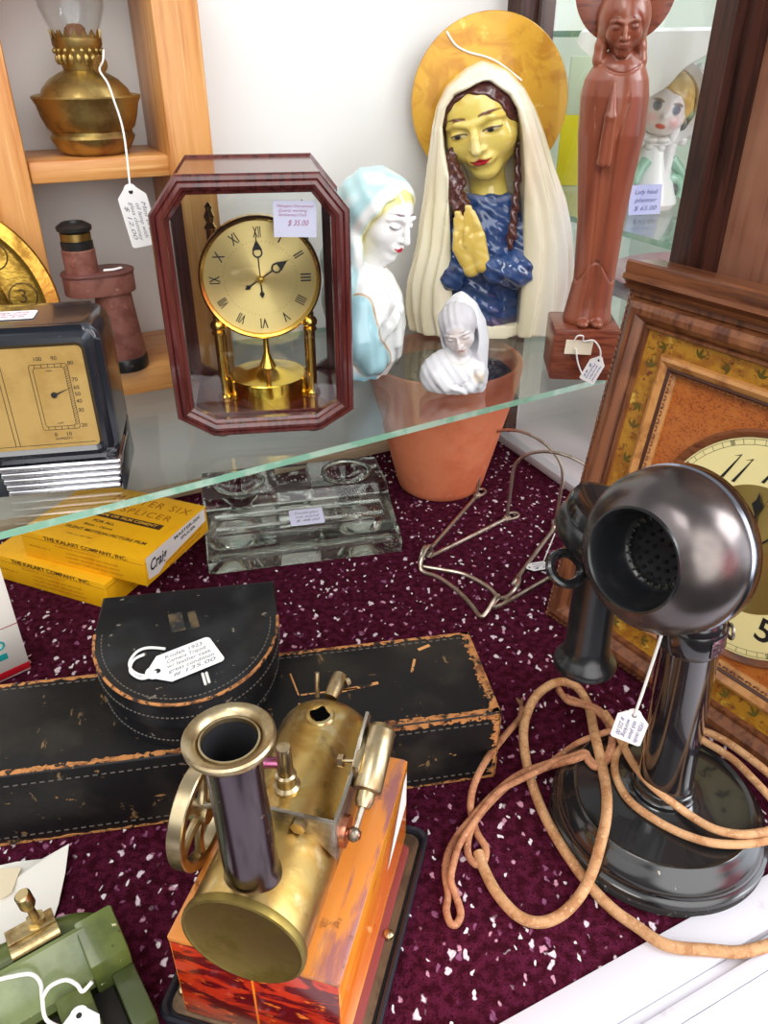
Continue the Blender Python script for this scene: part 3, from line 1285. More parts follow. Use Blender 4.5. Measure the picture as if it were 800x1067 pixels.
b.build('numerals', black_ink, DP)
DCL = Matrix.Identity(4)
for nm, ang, ln in (('minute_hand', 2, .042), ('hour_hand', -58, .030)):
    b = MB()
    H4 = DCL @ rot('Z', ang) @ tr(0, 0, .003 if nm == 'minute_hand' else .0024)
    b.add([(-.0006, -.013, 0), (.0006, -.013, 0), (.0005, ln * .45, 0), (-.0005, ln * .45, 0)], [(0, 1, 2, 3)], H4)
    b.lathe([(.0042, 0), (.0042, .0004), (.003, .0004), (.003, 0)], 20, M4=H4 @ tr(0, ln * .45 + .003, -.0002), cap=False)
    b.add([(-.0042, ln * .45 + .003, 0), (.0042, ln * .45 + .003, 0), (0, ln * .45 + .0115, 0)], [(0, 1, 2)], H4 @ tr(0, .0022, 0))
    b.add([(-.0007, ln * .45 + .008, 0), (.0007, ln * .45 + .008, 0), (0, ln, 0)], [(0, 1, 2)], H4)
    b.add([(-.0022, -.0125, 0), (0, -.016, 0), (.0022, -.0125, 0), (0, -.009, 0)], [(0, 1, 2, 3)], H4)
    b.build(nm, black_ink, DP)
b = MB()
b.lathe([(.0032, .001), (.0032, .005), (.0024, .006), (0, .0062)], 20)
b.build('hand_boss', brass, DP)
# columns, finials, pendulum
for sx in (-1, 1):
    b = MB()
    x = .003 + sx * .0395
    b.lathe([(0, .0215), (.0068, .0215), (.0070, .0235), (.0055, .0252), (.0044, .0262), (.0042, .0275), (.0042, .0795), (.0058, .0805), (.0060, .0825), (.0045, .0838),
             (.0062, .0855), (.0068, .0885), (.0055, .0915), (.0035, .0928), (.0040, .095), (.0028, .099), (0, .100)], 28, M4=tr(x, .042, 0))
    b.build('column', brass, CK)
    b = MB()
    b.lathe([(0, .0215), (.0042, .0215), (.0042, .160), (.0055, .162), (.003, .166), (.0048, .171), (.0025, .176), (.0033, .179), (0, .183)], 24, M4=tr(x, .078, 0))
    b.build('rear_column', brass, CK)
b = MB()
b.box((.003, .070, .0855), (.088, .020, .003), .001)
b.build('movement_plate', brass, CK)
gold_cyl = M('bright gold plate', lin(236, 200, 84), .14, 1.0)
b = MB()
b.lathe([(0, .030), (.0348, .030), (.0356, .0305), (.0356, .0485), (.0348, .0495), (.020, .0505), (.008, .0560), (.0042, .064), (.0026, .069), (.0022, .085), (0, .085)], 64, M4=tr(.003, .052, -.0105))
b.build('pendulum', gold_cyl, CK)
cm = tr(.0335, .0025, .181) @ FX @ rot('Z', -2)
t = thing('price_card', 'white handwritten price card inside the mahogany clock glass', 'price card', CK.location + Matrix.Rotation(R(8), 3, 'Z') @ cm.translation, R(8))
cm = cm.copy()
cm.translation = (0, 0, 0)
b = MB()
b.box((0, 0, 0), (.033, .027, .0003), M4=cm)
c_ = b.build('card', paper_pale, t)
b = MB()
for i, (s, sz, w, x, y) in enumerate((('Mahogany Cherrywood', .003, .028, 0, .0095), ('Quartz working', .003, .022, -.002, .0062),
                                      ('Anniversary Clock', .003, .022, -.002, .003), ('$ 35.00', .006, .016, .002, -.003))):
    b.text(s, sz, cm @ tr(x, y, .0003), .00003, shear=.3, width=w)
b.build('handwriting', pink_ink, c_)
# ------------------------------------------------------------------ statues (glazed and painted)
glaze = M('painted glossy plaster', (1, 1, 1), .16, attr=True, coat=.6, coat_rough=.05, bump=('noise', 90, .12, .001))
porcelain = M('glazed porcelain', (1, 1, 1), .12, attr=True, coat=.5, coat_rough=.04, sss=.06)
bisque = M('satin porcelain', (1, 1, 1), .34, attr=True, sss=.08)
carved = M('carved reddish wood', (1, 1, 1), .3, attr=True, coat=.35, coat_rough=.15, layers=[], bump=('noise', 90, .12, .0008, (4, 4, .3)))

CREAM = lin(232, 224, 196)
FLESH = lin(224, 202, 104)
BROWN = lin(74, 36, 34)
NAVY = lin(42, 70, 118)


def streak(V, C, col, sc, amt, zs=.15, seed=0):
    s = np.sin(V[:, 0] * sc + 3 * np.sin(V[:, 2] * sc * zs + seed)) * np.sin(V[:, 2] * sc * zs * 1.7 + V[:, 1] * sc + seed)
    return blend(C, np.clip(s, 0, 1) * amt, col)


# ---- large praying Madonna with a halo
MA = thing('madonna_bust', 'large glazed praying Madonna bust in cream veil before a gold halo', 'statue', (.118, .92, SHELF))
zs = [-.01, 0, .03, .06, .105, .15, .185, .22, .24, .258, .2735, .282, .29]
xl = [-.078, -.082, -.088, -.0875, -.0765, -.071, -.0695, -.0672, -.0635, -.0545, -.0365, -.022, -.02]
xr = [.087, .090, .0955, .0975, .092, .079, .0635, .048, .038, .0255, .007, -.015, -.018]
bf = [.036, .037, .040, .042, .044, .046, .052, .054, .053, .047, .034, .013, .001]
bb = [.036, .037, .040, .041, .040, .040, .041, .041, .040, .036, .026, .010, .001]
ozs = [0, .02, .105, .176, .205, .223, .240, .252, .262, .266, .30]
oxl = [-.037, -.038, -.045, -.049, -.0555, -.0575, -.0545, -.046, -.026, -.015, 0]
oxr = [.037, .037, .034, .028, .024, .021, .015, .006, -.010, -.016, -.03]


def veil_f(P):
    x, y, z = P[:, 0], P[:, 1], P[:, 2]
    L, Rr, B = np.interp(z, zs, xl), np.interp(z, zs, xr), np.where(y < 0, np.interp(z, zs, bf), np.interp(z, zs, bb))
    L = L + .004 * np.clip((.05 - z) / .05, 0, 1) * np.sin(x * 0)
    xc, a = (L + Rr) / 2, np.maximum((Rr - L) / 2, 1e-3)
    ang = np.arctan2(y / np.maximum(B, 1e-3), (x - xc) / a)
    k = (np.sqrt(np.abs((x - xc) / a) ** 2.3 + np.abs(y / np.maximum(B, 1e-3)) ** 2.3 + 1e-12)) - 1
    d = k * np.minimum(a, np.maximum(B, 2e-3))
    amp = .0022 * np.clip((.25 - z) / .12, 0, 1)
    d = d + amp * (np.sin(ang * 26 + z * 14) + .5 * np.sin(ang * 11 - z * 20))
    oL, oR = np.interp(z, ozs, oxl), np.interp(z, ozs, oxr)
    op = smax(smax(oL - x, x - oR, .012), y - .018, .006)
    d = smax(d, -op, .008)
    d = smax(d, z - .2825, .01)
    return smax(d, -z + .002, .003)


def veil_c(V):
    C = paint(len(V), CREAM)
    x, y, z = V.T
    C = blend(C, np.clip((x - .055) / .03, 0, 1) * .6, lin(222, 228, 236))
    C = streak(V, C, lin(214, 204, 160), 160, .55, .05)
    C = streak(V, C, lin(226, 196, 176), 60, .35, .1, 2)
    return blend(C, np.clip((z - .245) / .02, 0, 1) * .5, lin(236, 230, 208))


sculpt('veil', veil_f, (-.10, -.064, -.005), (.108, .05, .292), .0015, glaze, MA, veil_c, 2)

HM = tr(-.0145, -.002, .2265) @ rot('Y', -15) @ rot('Z', -20) @ rot('X', 10) @ Matrix.Diagonal((.118, .102, .100, 1))
HI = HM.inverted()


def mhead(P):
    d = head_sdf(xf(P, HI), .8) * .10
    d = smin(d, chain(P, [(-.012, .006, .20), (-.004, .006, .165), (0, .006, .14)], [.020, .0195, .024]), .012)
    return d


def mhead_c(V):
    Q = xf(V, HI)
    C = paint(len(V), FLESH)
    C = streak(V, C, lin(206, 170, 66), 130, .5, .8)
    C = streak(V, C, lin(232, 210, 120), 220, .4, 1.0, 1)
    nz = np.exp(-((Q[:, 0] / .07) ** 2 + ((Q[:, 2] + .10) / .09) ** 2)) * (Q[:, 1] < -.3)
    C = blend(C, nz * .5, lin(226, 214, 168))
    return face_paint(Q, C, lin(170, 22, 36), lin(96, 52, 34), lin(40, 34, 38), lin(214, 200, 150), lin(70, 46, 34))


sculpt('head', mhead, (-.080, -.066, .135), (.050, .05, .290), .0009, glaze, MA, mhead_c)


def hair_f(P):
    Q = xf(P, HI)
    d = ell(Q, (0, .06, .11), (.395, .455, .405))
    d = smax(d, -ell(Q, (0, -.42, -.12), (.335, .40, .50)), .03)
    d = smax(d, -.25 - Q[:, 2], .04)
    w = .022 * np.sin(Q[:, 0] * 40 + 6 * Q[:, 2]) * np.sin(Q[:, 2] * 22)
    d = (d + w * .35) * .098
    x, z = P[:, 0], P[:, 2]
    d = smax(d, smax(np.interp(z, ozs, oxl) - .004 - x, x - np.interp(z, ozs, oxr) - .004, .002), .002)
    d = smax(d, z - .2665, .002)
    lk = chain(P, [(-.047, -.018, .200), (-.046, -.022, .185), (-.042, -.024, .172), (-.041, -.026, .160), (-.035, -.030, .147), (-.031, -.032, .136)],
               [.004, .0075, .009, .008, .0095, .006], .006)
    lk = lk + .0011 * np.sin(P[:, 2] * 330 + P[:, 0] * 420) + .0007 * np.sin(P[:, 2] * 500 - P[:, 0] * 600 + 1)
    rk = chain(P, [(.022, -.014, .205), (.0245, -.018, .175), (.023, -.024, .145), (.021, -.031, .118), (.019, -.034, .104)],
               [.003, .0035, .004, .0050, .003], .005)
    rk = rk + .0008 * np.sin(P[:, 2] * 420 + P[:, 0] * 500)
    return np.minimum(np.minimum(d, lk), rk)


def hair_c(V):
    C = paint(len(V), BROWN)
    return streak(V, C, lin(108, 62, 54), 300, .6, 1.2)


sculpt('hair', hair_f, (-.085, -.062, .095), (.050, .055, .290), .001, glaze, MA, hair_c)


def dress_f(P):
    x, y, z = P.T
    a = np.interp(z, [0, .03, .09, .125, .145, .158, .17], [.044, .044, .046, .044, .036, .024, .020])
    B = np.interp(z, [0, .03, .09, .125, .145, .158, .17], [.028, .030, .034, .032, .026, .022, .018])
    d = (np.sqrt(((x + .002) / a) ** 2 + ((y - .002) / B) ** 2) - 1) * np.minimum(a, B)
    d = smax(d, z - .1565, .004)
    d = smax(d, .012 - z, .004)
    sl = chain(P, [(.036, -.014, .118), (.030, -.030, .078), (.004, -.043, .083), (-.009, -.046, .091)], [.014, .016, .012, .0098], .012)
    sl2 = chain(P, [(-.040, -.010, .115), (-.042, -.028, .070), (-.033, -.040, .082)], [.012, .012, .009], .012)
    d = smin(smin(d, sl, .010), sl2, .010)
    return d + .0012 * np.sin(x * 260 + z * 210) * np.sin(z * 150 - x * 120) + .0007 * np.sin(z * 480 + x * 300)


def dress_c(V):
    x, y, z = V.T
    C = paint(len(V), NAVY)
    C = streak(V, C, lin(30, 44, 78), 150, .7, .7)
    C = streak(V, C, lin(84, 96, 134), 240, .45, .9, 2)
    C = blend(C, edge(np.abs(z - .151 - .15 * np.abs(x)) - .0022, .002), lin(104, 116, 150))
    return blend(C, np.clip((.026 - z) / .006, 0, 1), lin(74, 68, 96))


sculpt('dress', dress_f, (-.062, -.066, .008), (.06, .042, .165), .0013, glaze, MA, dress_c)

# praying hands: two palms, each with four fingers and a thumb
_d = Vector((-.29, -.10, .95)).normalized()
_w = Vector((.93, -.15, .27)).normalized()


def hands_f(P):
    out = None
    for off, s in ((Vector((0, 0, 0)), 1.0), (Vector((-.0105, .0035, -.0055)), .97)):
        W = Vector((-.012, -.0485, .0905)) + off
        K = W + _d * .031 * s
        d = smin(cap(P, W + _w * .001, K + _w * .0045, .0085, .0062), cap(P, W - _w * .002, K - _w * .005, .0072, .0060), .006)
        for i, (o, ln) in enumerate(((-.0072, .030), (-.0025, .036), (.0022, .035), (.0066, .029))):
            k0 = K + _w * o - _d * .004
            k1 = k0 + _d * ln * .55 + _w * (-o * .16) + Vector((0, -.0012, 0))
            k2 = k0 + _d * ln + _w * (-o * .45)
            d = smin(d, chain(P, [k0, k1, k2], [.0036, .0033, .0024]), .0015)
        t0 = W + _d * .010 - _w * .007
        d = smin(d, chain(P, [t0, t0 + _d * .016 - _w * .004 + Vector((0, -.003, 0)), t0 + _d * .030 - _w * .001 + Vector((0, -.004, 0))], [.0048, .0040, .0030], .001), .003)
        out = d if out is None else smin(out, d, .0012)
    return out


def hands_c(V):
    C = paint(len(V), lin(216, 184, 88))
    C = streak(V, C, lin(232, 210, 132), 300, .6, .6)
    return blend(C, np.clip((V[:, 2] - .14) / .02, 0, 1) * .35, lin(228, 214, 160))


sculpt('hands', hands_f, (-.060, -.066, .072), (.010, -.028, .168), .0007, glaze, MA, hands_c)

gold_paint = M('gold paint', lin(206, 156, 46), .38, .35, layers=[
    dict(scale=22, stretch=(1, 1, 1), col=lin(182, 126, 28), lo=.42, hi=.64, dist=1.5), dict(scale=60, col=lin(226, 186, 92), lo=.6, hi=.75)], coat=.3)
b = MB()
b.lathe([(0, .006), (.070, .006), (.0845, .0045), (.0855, .0025), (.0845, 0), (0, 0)], 96, M4=tr(-.003, .047, .2405) @ rot('X', 88) @ rot('Y', 2))
b.build('halo', gold_paint, MA)
b = MB()
b.prism(rrect(.088, .058, .018, cx=-.001, cy=.002), 0, .015, bevel=.004, seg=3)
b.build('base', M('cream glaze', CREAM, .2, coat=.5, layers=[dict(scale=80, col=lin(190, 176, 140), lo=.58, hi=.7)]), MA)
# cotton string laid over the halo
t = thing('cotton_string', 'loose white cotton string hanging over the gold halo', 'string', (.118 - .0465, .962, SHELF + .312))
b = MB()
o = Vector((.118 - .0465, .962, SHELF + .312))
hp = lambda x, z, y=-.001: Vector((.118 + x, .92 + .047 - .006 + y, SHELF + z)) - o
b.tube([hp(-.054, .302, .012), hp(-.0525, .3065, .003), hp(-.0495, .302), hp(-.042, .294), hp(-.030, .2885), hp(-.017, .2855), hp(-.006, .2825, -.003), hp(.006, .277, -.004), hp(.020, .268, -.004), hp(.029, .262, -.004)],
       .0011, 8, smooth=5)
b.build('strand', string_white, t)

# ---- pale blue and white Madonna in profile
BM = thing('madonna_figurine', 'white and pale blue Madonna bust in profile right behind the mahogany clock', 'statue', (-.017, .790, SHELF))
BH = tr(.0155, -.002, .1555) @ rot('Y', 10) @ rot('Z', 52) @ rot('X', 10) @ Matrix.Scale(.074, 4)
BI = BH.inverted()
SKYB = lin(176, 214, 218)


def bm_head(P):
    d = head_sdf(xf(P, BI), .75) * .074
    return smin(d, chain(P, [(.010, .004, .14), (.004, .003, .11), (0, .003, .085)], [.0155, .0150, .024], .004), .012)


def bm_head_c(V):
    Q = xf(V, BI)
    C = paint(len(V), lin(238, 238, 236))
    hair = edge(ell(Q, (0, -.50, -.18), (.44, .62, .52)) * -1, .06) * (Q[:, 2] > -.32)
    C = blend(C, hair, lin(226, 216, 140))
    C = face_paint(Q, C, lin(206, 28, 60), lin(96, 58, 70), None, None, lin(78, 60, 70), .8)
    z = V[:, 2]
    nl = np.abs(z - .104 - .25 * V[:, 0]) - .0008
    return blend(C, edge(nl, .001) * .9, lin(190, 150, 86))


sculpt('head', bm_head, (-.035, -.050, .08), (.058, .040, .20), .001, porcelain, BM, bm_head_c)


def bm_veil(P):
    Q = xf(P, BI)
    d = ell(Q, (0, .13, .10), (.50, .50, .45)) * .074
    d = smin(d, chain(P, [(-.012, .010, .15), (-.022, .012, .11), (-.024, .012, .07), (-.024, .010, .03)], [.024, .020, .018, .018], .02), .02)
    d = smin(d, chain(P, [(-.008, -.022, .13), (-.020, -.026, .10), (-.026, -.020, .06)], [.010, .010, .010], .01), .012)
    d = smax(d, -ell(Q, (0, -.52, -.16), (.46, .66, .58)) * .074, .006)
    return d + .0007 * np.sin(P[:, 0] * 300 + P[:, 2] * 160)


def bm_veil_c(V):
    Q = xf(V, BI)
    C = paint(len(V), SKYB)
    C = streak(V, C, lin(222, 236, 236), 120, .9, .5)
    e = ell(Q, (0, -.52, -.16), (.46, .66, .58))
    C = blend(C, edge(e - .05, .05), lin(234, 226, 150))
    C = blend(C, edge(np.abs(e - .12) - .05, .05), lin(238, 240, 238))
    return C


sculpt('veil', bm_veil, (-.07, -.055, .0), (.055, .055, .205), .0013, porcelain, BM, bm_veil_c)


def bm_robe(P):
    x, y, z = P.T
    xs = np.interp(z, [0, .02, .05, .08, .10, .115], [.022, .036, .040, .036, .026, .012])
    a = np.interp(z, [0, .02, .05, .08, .10, .115], [.034, .036, .036, .034, .030, .020])
    B = np.interp(z, [0, .02, .05, .08, .10, .115], [.034, .040, .041, .037, .030, .018])
    d = (np.sqrt(((x - xs + a) / a) ** 2 + (y / B) ** 2) - 1) * np.minimum(a, B)
    d = smax(smax(d, z - .116, .01), -z, .003)
    sl = chain(P, [(-.006, -.030, .075), (-.006, -.036, .045), (.006, -.034, .024)], [.012, .016, .015], .01)
    d = smin(d, sl, .006)
    hand = chain(P, [(.012, -.038, .048), (.022, -.038, .060), (.028, -.036, .070)], [.006, .0058, .0035], .003)
    for i in range(4):
        o = -.004 + .0028 * i
        hand = smin(hand, chain(P, [(.020 + o * .6, -.041, .058 - o), (.027 + o * .5, -.041, .068 - o), (.030 + o * .4, -.039, .075 - o * 1.2)], [.0022, .002, .0015]), .001)
    d = smin(d, hand, .003)
    d = smin(d, chain(P, [(.020, -.022, .098), (.030, -.028, .074), (.032, -.030, .040)], [.004, .006, .005], .005), .006)
    return d + .0008 * np.sin(x * 380 + y * 200) * np.clip((.09 - z) / .06, 0, 1)


def bm_robe_c(V):
    x, y, z = V.T
    C = paint(len(V), lin(236, 238, 236))
    sl = chain(V, [(-.006, -.030, .075), (-.006, -.036, .045), (.006, -.034, .024)], [.012, .016, .015], .01)
    C = blend(C, edge(sl - .0025, .002), lin(168, 212, 222))
    C = blend(C, edge(np.abs(sl - .0032) - .0006, .0008), lin(180, 138, 80))
    return blend(C, np.clip((.014 - z) / .01, 0, 1) * (x < .01), lin(150, 200, 214))


sculpt('robe', bm_robe, (-.066, -.058, -.002), (.052, .046, .12), .0012, porcelain, BM, bm_robe_c)

# ---- little white Madonna
SM = thing('madonna_figurine', 'small white porcelain Madonna bust with bowed head above the terracotta pot', 'statue', (.075, .735, SHELF))
SH = tr(-.0045, -.008, .0655) @ rot('Y', -14) @ rot('Z', -10) @ rot('X', 20) @ Matrix.Scale(.045, 4)
SI = SH.inverted()
BISQ = lin(222, 222, 226)


def sm_body(P):
    x, y, z = P.T
    d = head_sdf(xf(P, SI), .9) * .045
    Q = xf(P, SI)
    hr = ell(Q, (0, .08, .12), (.41, .45, .41)) * .045
    hr = smax(hr, -ell(Q, (0, -.50, -.14), (.34, .46, .50)) * .045, .001)
    hr = hr + .0004 * np.sin(Q[:, 0] * 45 + 4 * Q[:, 2])
    d = smin(d, hr, .001)
    d = smin(d, chain(P, [(-.003, .0, .055), (-.002, .002, .036)], [.0085, .010], .004), .005)
    b = ell(P, (-.006, 0, .018), (.031, .021, .026))
    b = smin(b, ell(P, (-.026, -.004, .017), (.013, .014, .015)), .008)
    b = smin(b, ell(P, (.014, -.006, .017), (.012, .014, .015)), .008)
    b = smax(b, .0005 - z, .003)
    d = smin(d, b, .006)
    sl = chain(P, [(-.024, -.014, .022), (-.014, -.021, .012)], [.008, .006], .004)
    sr = chain(P, [(.016, -.013, .024), (.008, -.022, .012)], [.0075, .006], .004)
    d = smin(smin(d, sl, .003), sr, .003)
    for i in range(4):
        o = i * .0024
        d = smin(d, chain(P, [(-.013 + o, -.0245, .0145), (-.007 + o, -.0268, .0115 - o * .2), (-.0025 + o, -.0262, .0085 - o * .2)], [.0017, .0016, .0012]), .0008)
        d = smin(d, chain(P, [(.009, -.024, .019 - o), (.004, -.0255, .0165 - o), (.0, -.0255, .0155 - o)], [.0016, .0015, .0011]), .0008)
    d = smin(d, chain(P, [(.016, -.020, .021), (.0165, -.0215, .025)], [.0055, .005], .002), .002)
    return d + .0003 * np.sin(x * 700 + z * 500) * (z < .04)


def sm_body_c(V):
    Q = xf(V, SI)
    C = paint(len(V), BISQ)
    C = blend(C, edge(-ell(Q, (0, -.50, -.14), (.37, .50, .53)), .05) * (Q[:, 2] > -.35) * (V[:, 2] > .05), lin(196, 194, 198))
    fc = edge(ell(Q, (0, -.45, -.14), (.31, .4, .42)), .1)
    C = blend(C, fc * .8, lin(224, 210, 204))
    C = face_paint(Q, C, lin(204, 150, 146), lin(160, 150, 150), None, None, lin(140, 130, 132), .8)
    d = np.sqrt(((V - np.array([.0165, -.022, .023])) ** 2).sum(1)) - .006
    C = blend(C, edge(d, .003) * .8, lin(224, 206, 176))
    nk = np.abs(V[:, 2] - .037 - 40 * (V[:, 0] + .002) ** 2 + .004) - .0005
    return blend(C, edge(nk, .0006) * (V[:, 1] < -.005) * .6, lin(196, 176, 140))


sculpt('body', sm_body, (-.045, -.034, -.001), (.034, .03, .095), .0008, bisque, SM, sm_body_c)


def sm_veil(P):
    x, y, z = P.T
    Q = xf(P, SI)
    L = np.interp(z, [0, .02, .05, .07, .085, .093, .097], [-.010, -.012, -.020, -.022, -.017, -.010, -.003])
    Rr = np.interp(z, [0, .02, .05, .07, .085, .093, .097], [.0275, .0275, .0265, .0225, .0135, .005, -.001])
    B = np.interp(z, [0, .05, .08, .092, .097], [.018, .020, .019, .010, .002])
    xc, a = (L + Rr) / 2, np.maximum((Rr - L) / 2, 1e-3)
    d = (np.sqrt(((x - xc) / a) ** 2 + ((y - .006) / B) ** 2) - 1) * np.minimum(a, B)
    d = smax(d, -ell(Q, (-.05, -.22, -.12), (.46, .66, .60)) * .040, .002)
    d = smax(d, -ell(P, (-.012, -.020, .020), (.034, .028, .034)), .003)
    d = smax(smax(d, .0005 - z, .002), z - .0965, .003)
    return d + .0004 * np.sin(x * 500 + z * 60)


sculpt('veil', sm_veil, (-.03, -.03, -.001), (.034, .032, .10), .0008, bisque, SM, lambda V: streak(V, paint(len(V), lin(218, 218, 222)), lin(200, 198, 202), 160, .6, .1), 1)

# ---- carved wooden Madonna on a block
WM = thing('madonna_carving', 'tall carved reddish wood Madonna with hands folded, on a square wood block', 'statue', (.215, .79, SHELF), R(-4))
W1, W2, W3 = lin(134, 70, 48), lin(102, 48, 34), lin(160, 92, 62)
WH = tr(-.0115, -.008, .3115) @ rot('Y', -3) @ rot('Z', -6) @ rot('X', 14) @ Matrix.Scale(.047, 4)
WI = WH.inverted()


def wood_c(V):
    C = paint(len(V), W1)
    C = streak(V, C, W2, 260, .6, .06)
    C = streak(V, C, W3, 170, .5, .04, 3)
    x, y, z = V.T
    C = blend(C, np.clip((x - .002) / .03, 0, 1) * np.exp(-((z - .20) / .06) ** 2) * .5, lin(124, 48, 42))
    Q = xf(V, WI)
    return face_paint(Q, C, lin(150, 84, 66), lin(96, 46, 32), None, None, lin(84, 40, 28), .6)


def wd_f(P):
    x, y, z = P.T
    zz = [.05, .058, .07, .097, .15, .194, .226, .257, .270, .281, .289, .296]
    L = np.interp(z, zz, [-.0315, -.0325, -.0305, -.0265, -.0295, -.0345, -.0385, -.0400, -.0375, -.031, -.023, -.018])
    Rr = np.interp(z, zz, [.0150, .0155, .0140, .0140, .0150, .0180, .0212, .0200, .0175, .0125, .0050, -.002])
    xc, a = (L + Rr) / 2, (Rr - L) / 2
    B = a * np.interp(z, [.05, .1, .2, .27, .296], [.80, .78, .80, .78, .9])
    q = np.sqrt(((x - xc) / a) ** 2 + (y / B) ** 2)
    d = (q - 1) * np.minimum(a, B)
    ang = np.arctan2(-y / B, (x - xc) / a)           # pi/2 = front
    # the open cloak: a recessed front panel with a narrow ridge of folded hands above it
    fr = np.exp(-((ang - 1.72) / .22) ** 2)
    d = d + .0030 * fr * np.clip((.225 - z) / .03, 0, 1) * np.clip((z - .06) / .02, 0, 1)
    g = np.exp(-((ang - 1.98) / .05) ** 2) + .8 * np.exp(-((ang - 1.50) / .05) ** 2)
    d = d + .0016 * g * np.clip((.245 - z) / .02, 0, 1) * np.clip((z - .06) / .01, 0, 1)
    hem = np.abs(z - .105 - .010 * np.cos((ang - 1.7) * 3))
    d = d + .0012 * np.exp(-(hem / .0012) ** 2) * (y < 0)
    nk = np.abs(z - .2835 + .009 * np.exp(-((ang - 1.6) / .8) ** 2))
    d = d + .0010 * np.exp(-(nk / .0010) ** 2) * (y < 0)
    d = smax(smax(d, z - .292, .004), .0525 - z, .002)
    hx = -.0165
    hands = smin(chain(P, [(hx - .0024, -.0255, .205), (hx - .0012, -.0285, .242), (hx, -.0265, .268)], [.0044, .0036, .0011], .002),
                 chain(P, [(hx + .0026, -.0250, .205), (hx + .0018, -.0285, .242), (hx + .0005, -.0265, .266)], [.0042, .0036, .0013], .002), .0005)
    d = smin(d, hands, .0018)
    sl = np.abs((x - hx) * 1.0 + (z - .216) * .42) + np.abs(np.clip(z - .262, 0, 1)) * 3 + np.clip(.205 - z, 0, 1) * 3
    d = d + .0009 * np.exp(-(np.abs(np.abs(x - hx - .001) - .0065 - .14 * (z - .205)) / .0009) ** 2) * (y < 0) * np.clip((.262 - z) / .01, 0, 1) * np.clip((z - .20) / .01, 0, 1)
    # toes
    for s in (-1, 1):
        d = smin(d, ell(P, (-.0085 + s * .007, -.021, .0565), (.0062, .008, .004)), .0015)
    h = head_sdf(xf(P, WI), 1.1) * .047
    h = smin(h, chain(P, [(-.0105, .0, .30), (-.0095, .0, .284)], [.0085, .0105], .004), .005)
    Q = xf(P, WI)
    veil = ell(Q, (0, .12, .06), (.47, .48, .52)) * .047
    veil = smin(veil, chain(P, [(-.0255, -.001, .315), (-.0275, -.003, .295), (-.028, -.004, .284)], [.004, .005, .006], .003), .004)
    veil = smin(veil, chain(P, [(.0035, -.001, .315), (.0055, -.003, .295), (.007, -.004, .284)], [.004, .005, .006], .003), .004)
    veil = smax(veil, -ell(Q, (0, -.50, -.16), (.36, .62, .52)) * .047, .0016)
    d = smin(d, smin(h, veil, .0006), .0018)
    return d


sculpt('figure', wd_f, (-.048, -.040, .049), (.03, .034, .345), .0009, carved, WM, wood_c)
wood_plain = M('carved reddish wood block', W1, .32, layers=[
    dict(scale=60, stretch=(.6, 5, 5), col=W2, lo=.42, hi=.62), dict(scale=30, col=W3, lo=.55, hi=.75)], coat=.3, bump=('noise', 90, .12, .0008, (.4, 4, 4)))
b = MB()
b.lathe([(0, .004), (.030, .004), (.0425, .002), (.0425, 0), (.030, -.001), (0, -.001)], 56, M4=tr(-.010, .0135, .338) @ rot('X', 84))
b.build('halo', wood_plain, WM)
b = MB()
b.box((-.0105, .001, .0265), (.066, .062, .053), .0022, 2)
b.build('block', wood_plain, WM)

# tags tied to the carving: a folded one behind, a shipping tag in front
p0 = Vector((.196, .752, SHELF))
tm = frame(p0 + Vector((.0135, -.002, .0155)), (-.42, -.06, -.9), (0, -1, .25))
ring = [p0 + Vector((-.0085, 0, .0445)), p0 + Vector((-.0065, -.002, .0505)), p0 + Vector((-.001, -.002, .0505)), p0 + Vector((.001, 0, .0445))]
price_tag('small white shipping tag with blue writing tied before the carved wooden block', tm, .026, .0165, ['Hand carved', 'wooden', 'Madonna', '$ 45'], blue_ink,
          [ring + [p0 + Vector((.010, -.002, .046)), p0 + Vector((.0175, -.003, .037)), tm @ Vector((-.0115, .001, .001))],
           [p0 + Vector((-.006, 0, .037)), p0 + Vector((-.002, -.001, .022)), p0 + Vector((.004, -.002, .010))]], .0008)
t = thing('price_card', 'blank cream card hung by string on the carved wooden block', 'price card', tuple(p0 + Vector((-.003, .001, .038))))
b = MB()
b.box((0, 0, 0), (.027, .0005, .0145), .0002, 1, M4=rot('Y', 3))
b.build('card', M('cream card', lin(232, 222, 196), .7), t)
# ------------------------------------------------------------------ terracotta pot under the shelf
terra = M('terracotta', lin(224, 130, 90), .75, layers=[
    dict(scale=14, col=lin(208, 108, 70), lo=.42, hi=.66), dict(scale=70, col=lin(216, 140, 108), lo=.58, hi=.75)], bump=('noise', 220, .12, .0006))
t = thing('flower_pot', 'orange terracotta flower pot standing on the carpet under the glass shelf', 'flower pot', (.0705, .871, 0))
b = MB()
b.lathe([(0, 0), (.048, 0), (.0515, .003), (.0540, .010), (.0885, .148), (.0895, .162), (.0888, .1655), (.0868, .1665), (.0835, .165), (.081, .150),
         (.075, .115), (0, .112)], 72)
b.build('pot', terra, t)
b = MB()
b.lathe([(0, .113), (.0740, .1145), (.0800, .146), (.05, .150), (.02, .147), (0, .149)], 40)
rnd = random.Random(3)
for k in range(46):
    a, r0 = rnd.uniform(0, 2 * PI), rnd.uniform(.01, .066)
    p = Vector((r0 * math.cos(a), r0 * math.sin(a), .148))
    q = p + Vector((rnd.uniform(-.02, .02), rnd.uniform(-.02, .02), 0))
    b.tube([p, (p + q) / 2 + Vector((0, 0, rnd.uniform(.003, .009))), q], .0016, 6, smooth=3)
b.build('dry_moss', M('dry brown moss', lin(92, 70, 52), .95, layers=[dict(scale=120, col=lin(44, 34, 28), lo=.4, hi=.6), dict(scale=200, col=lin(150, 126, 96), lo=.6, hi=.7)],
                      bump=('noise', 300, .8, .002)), t)

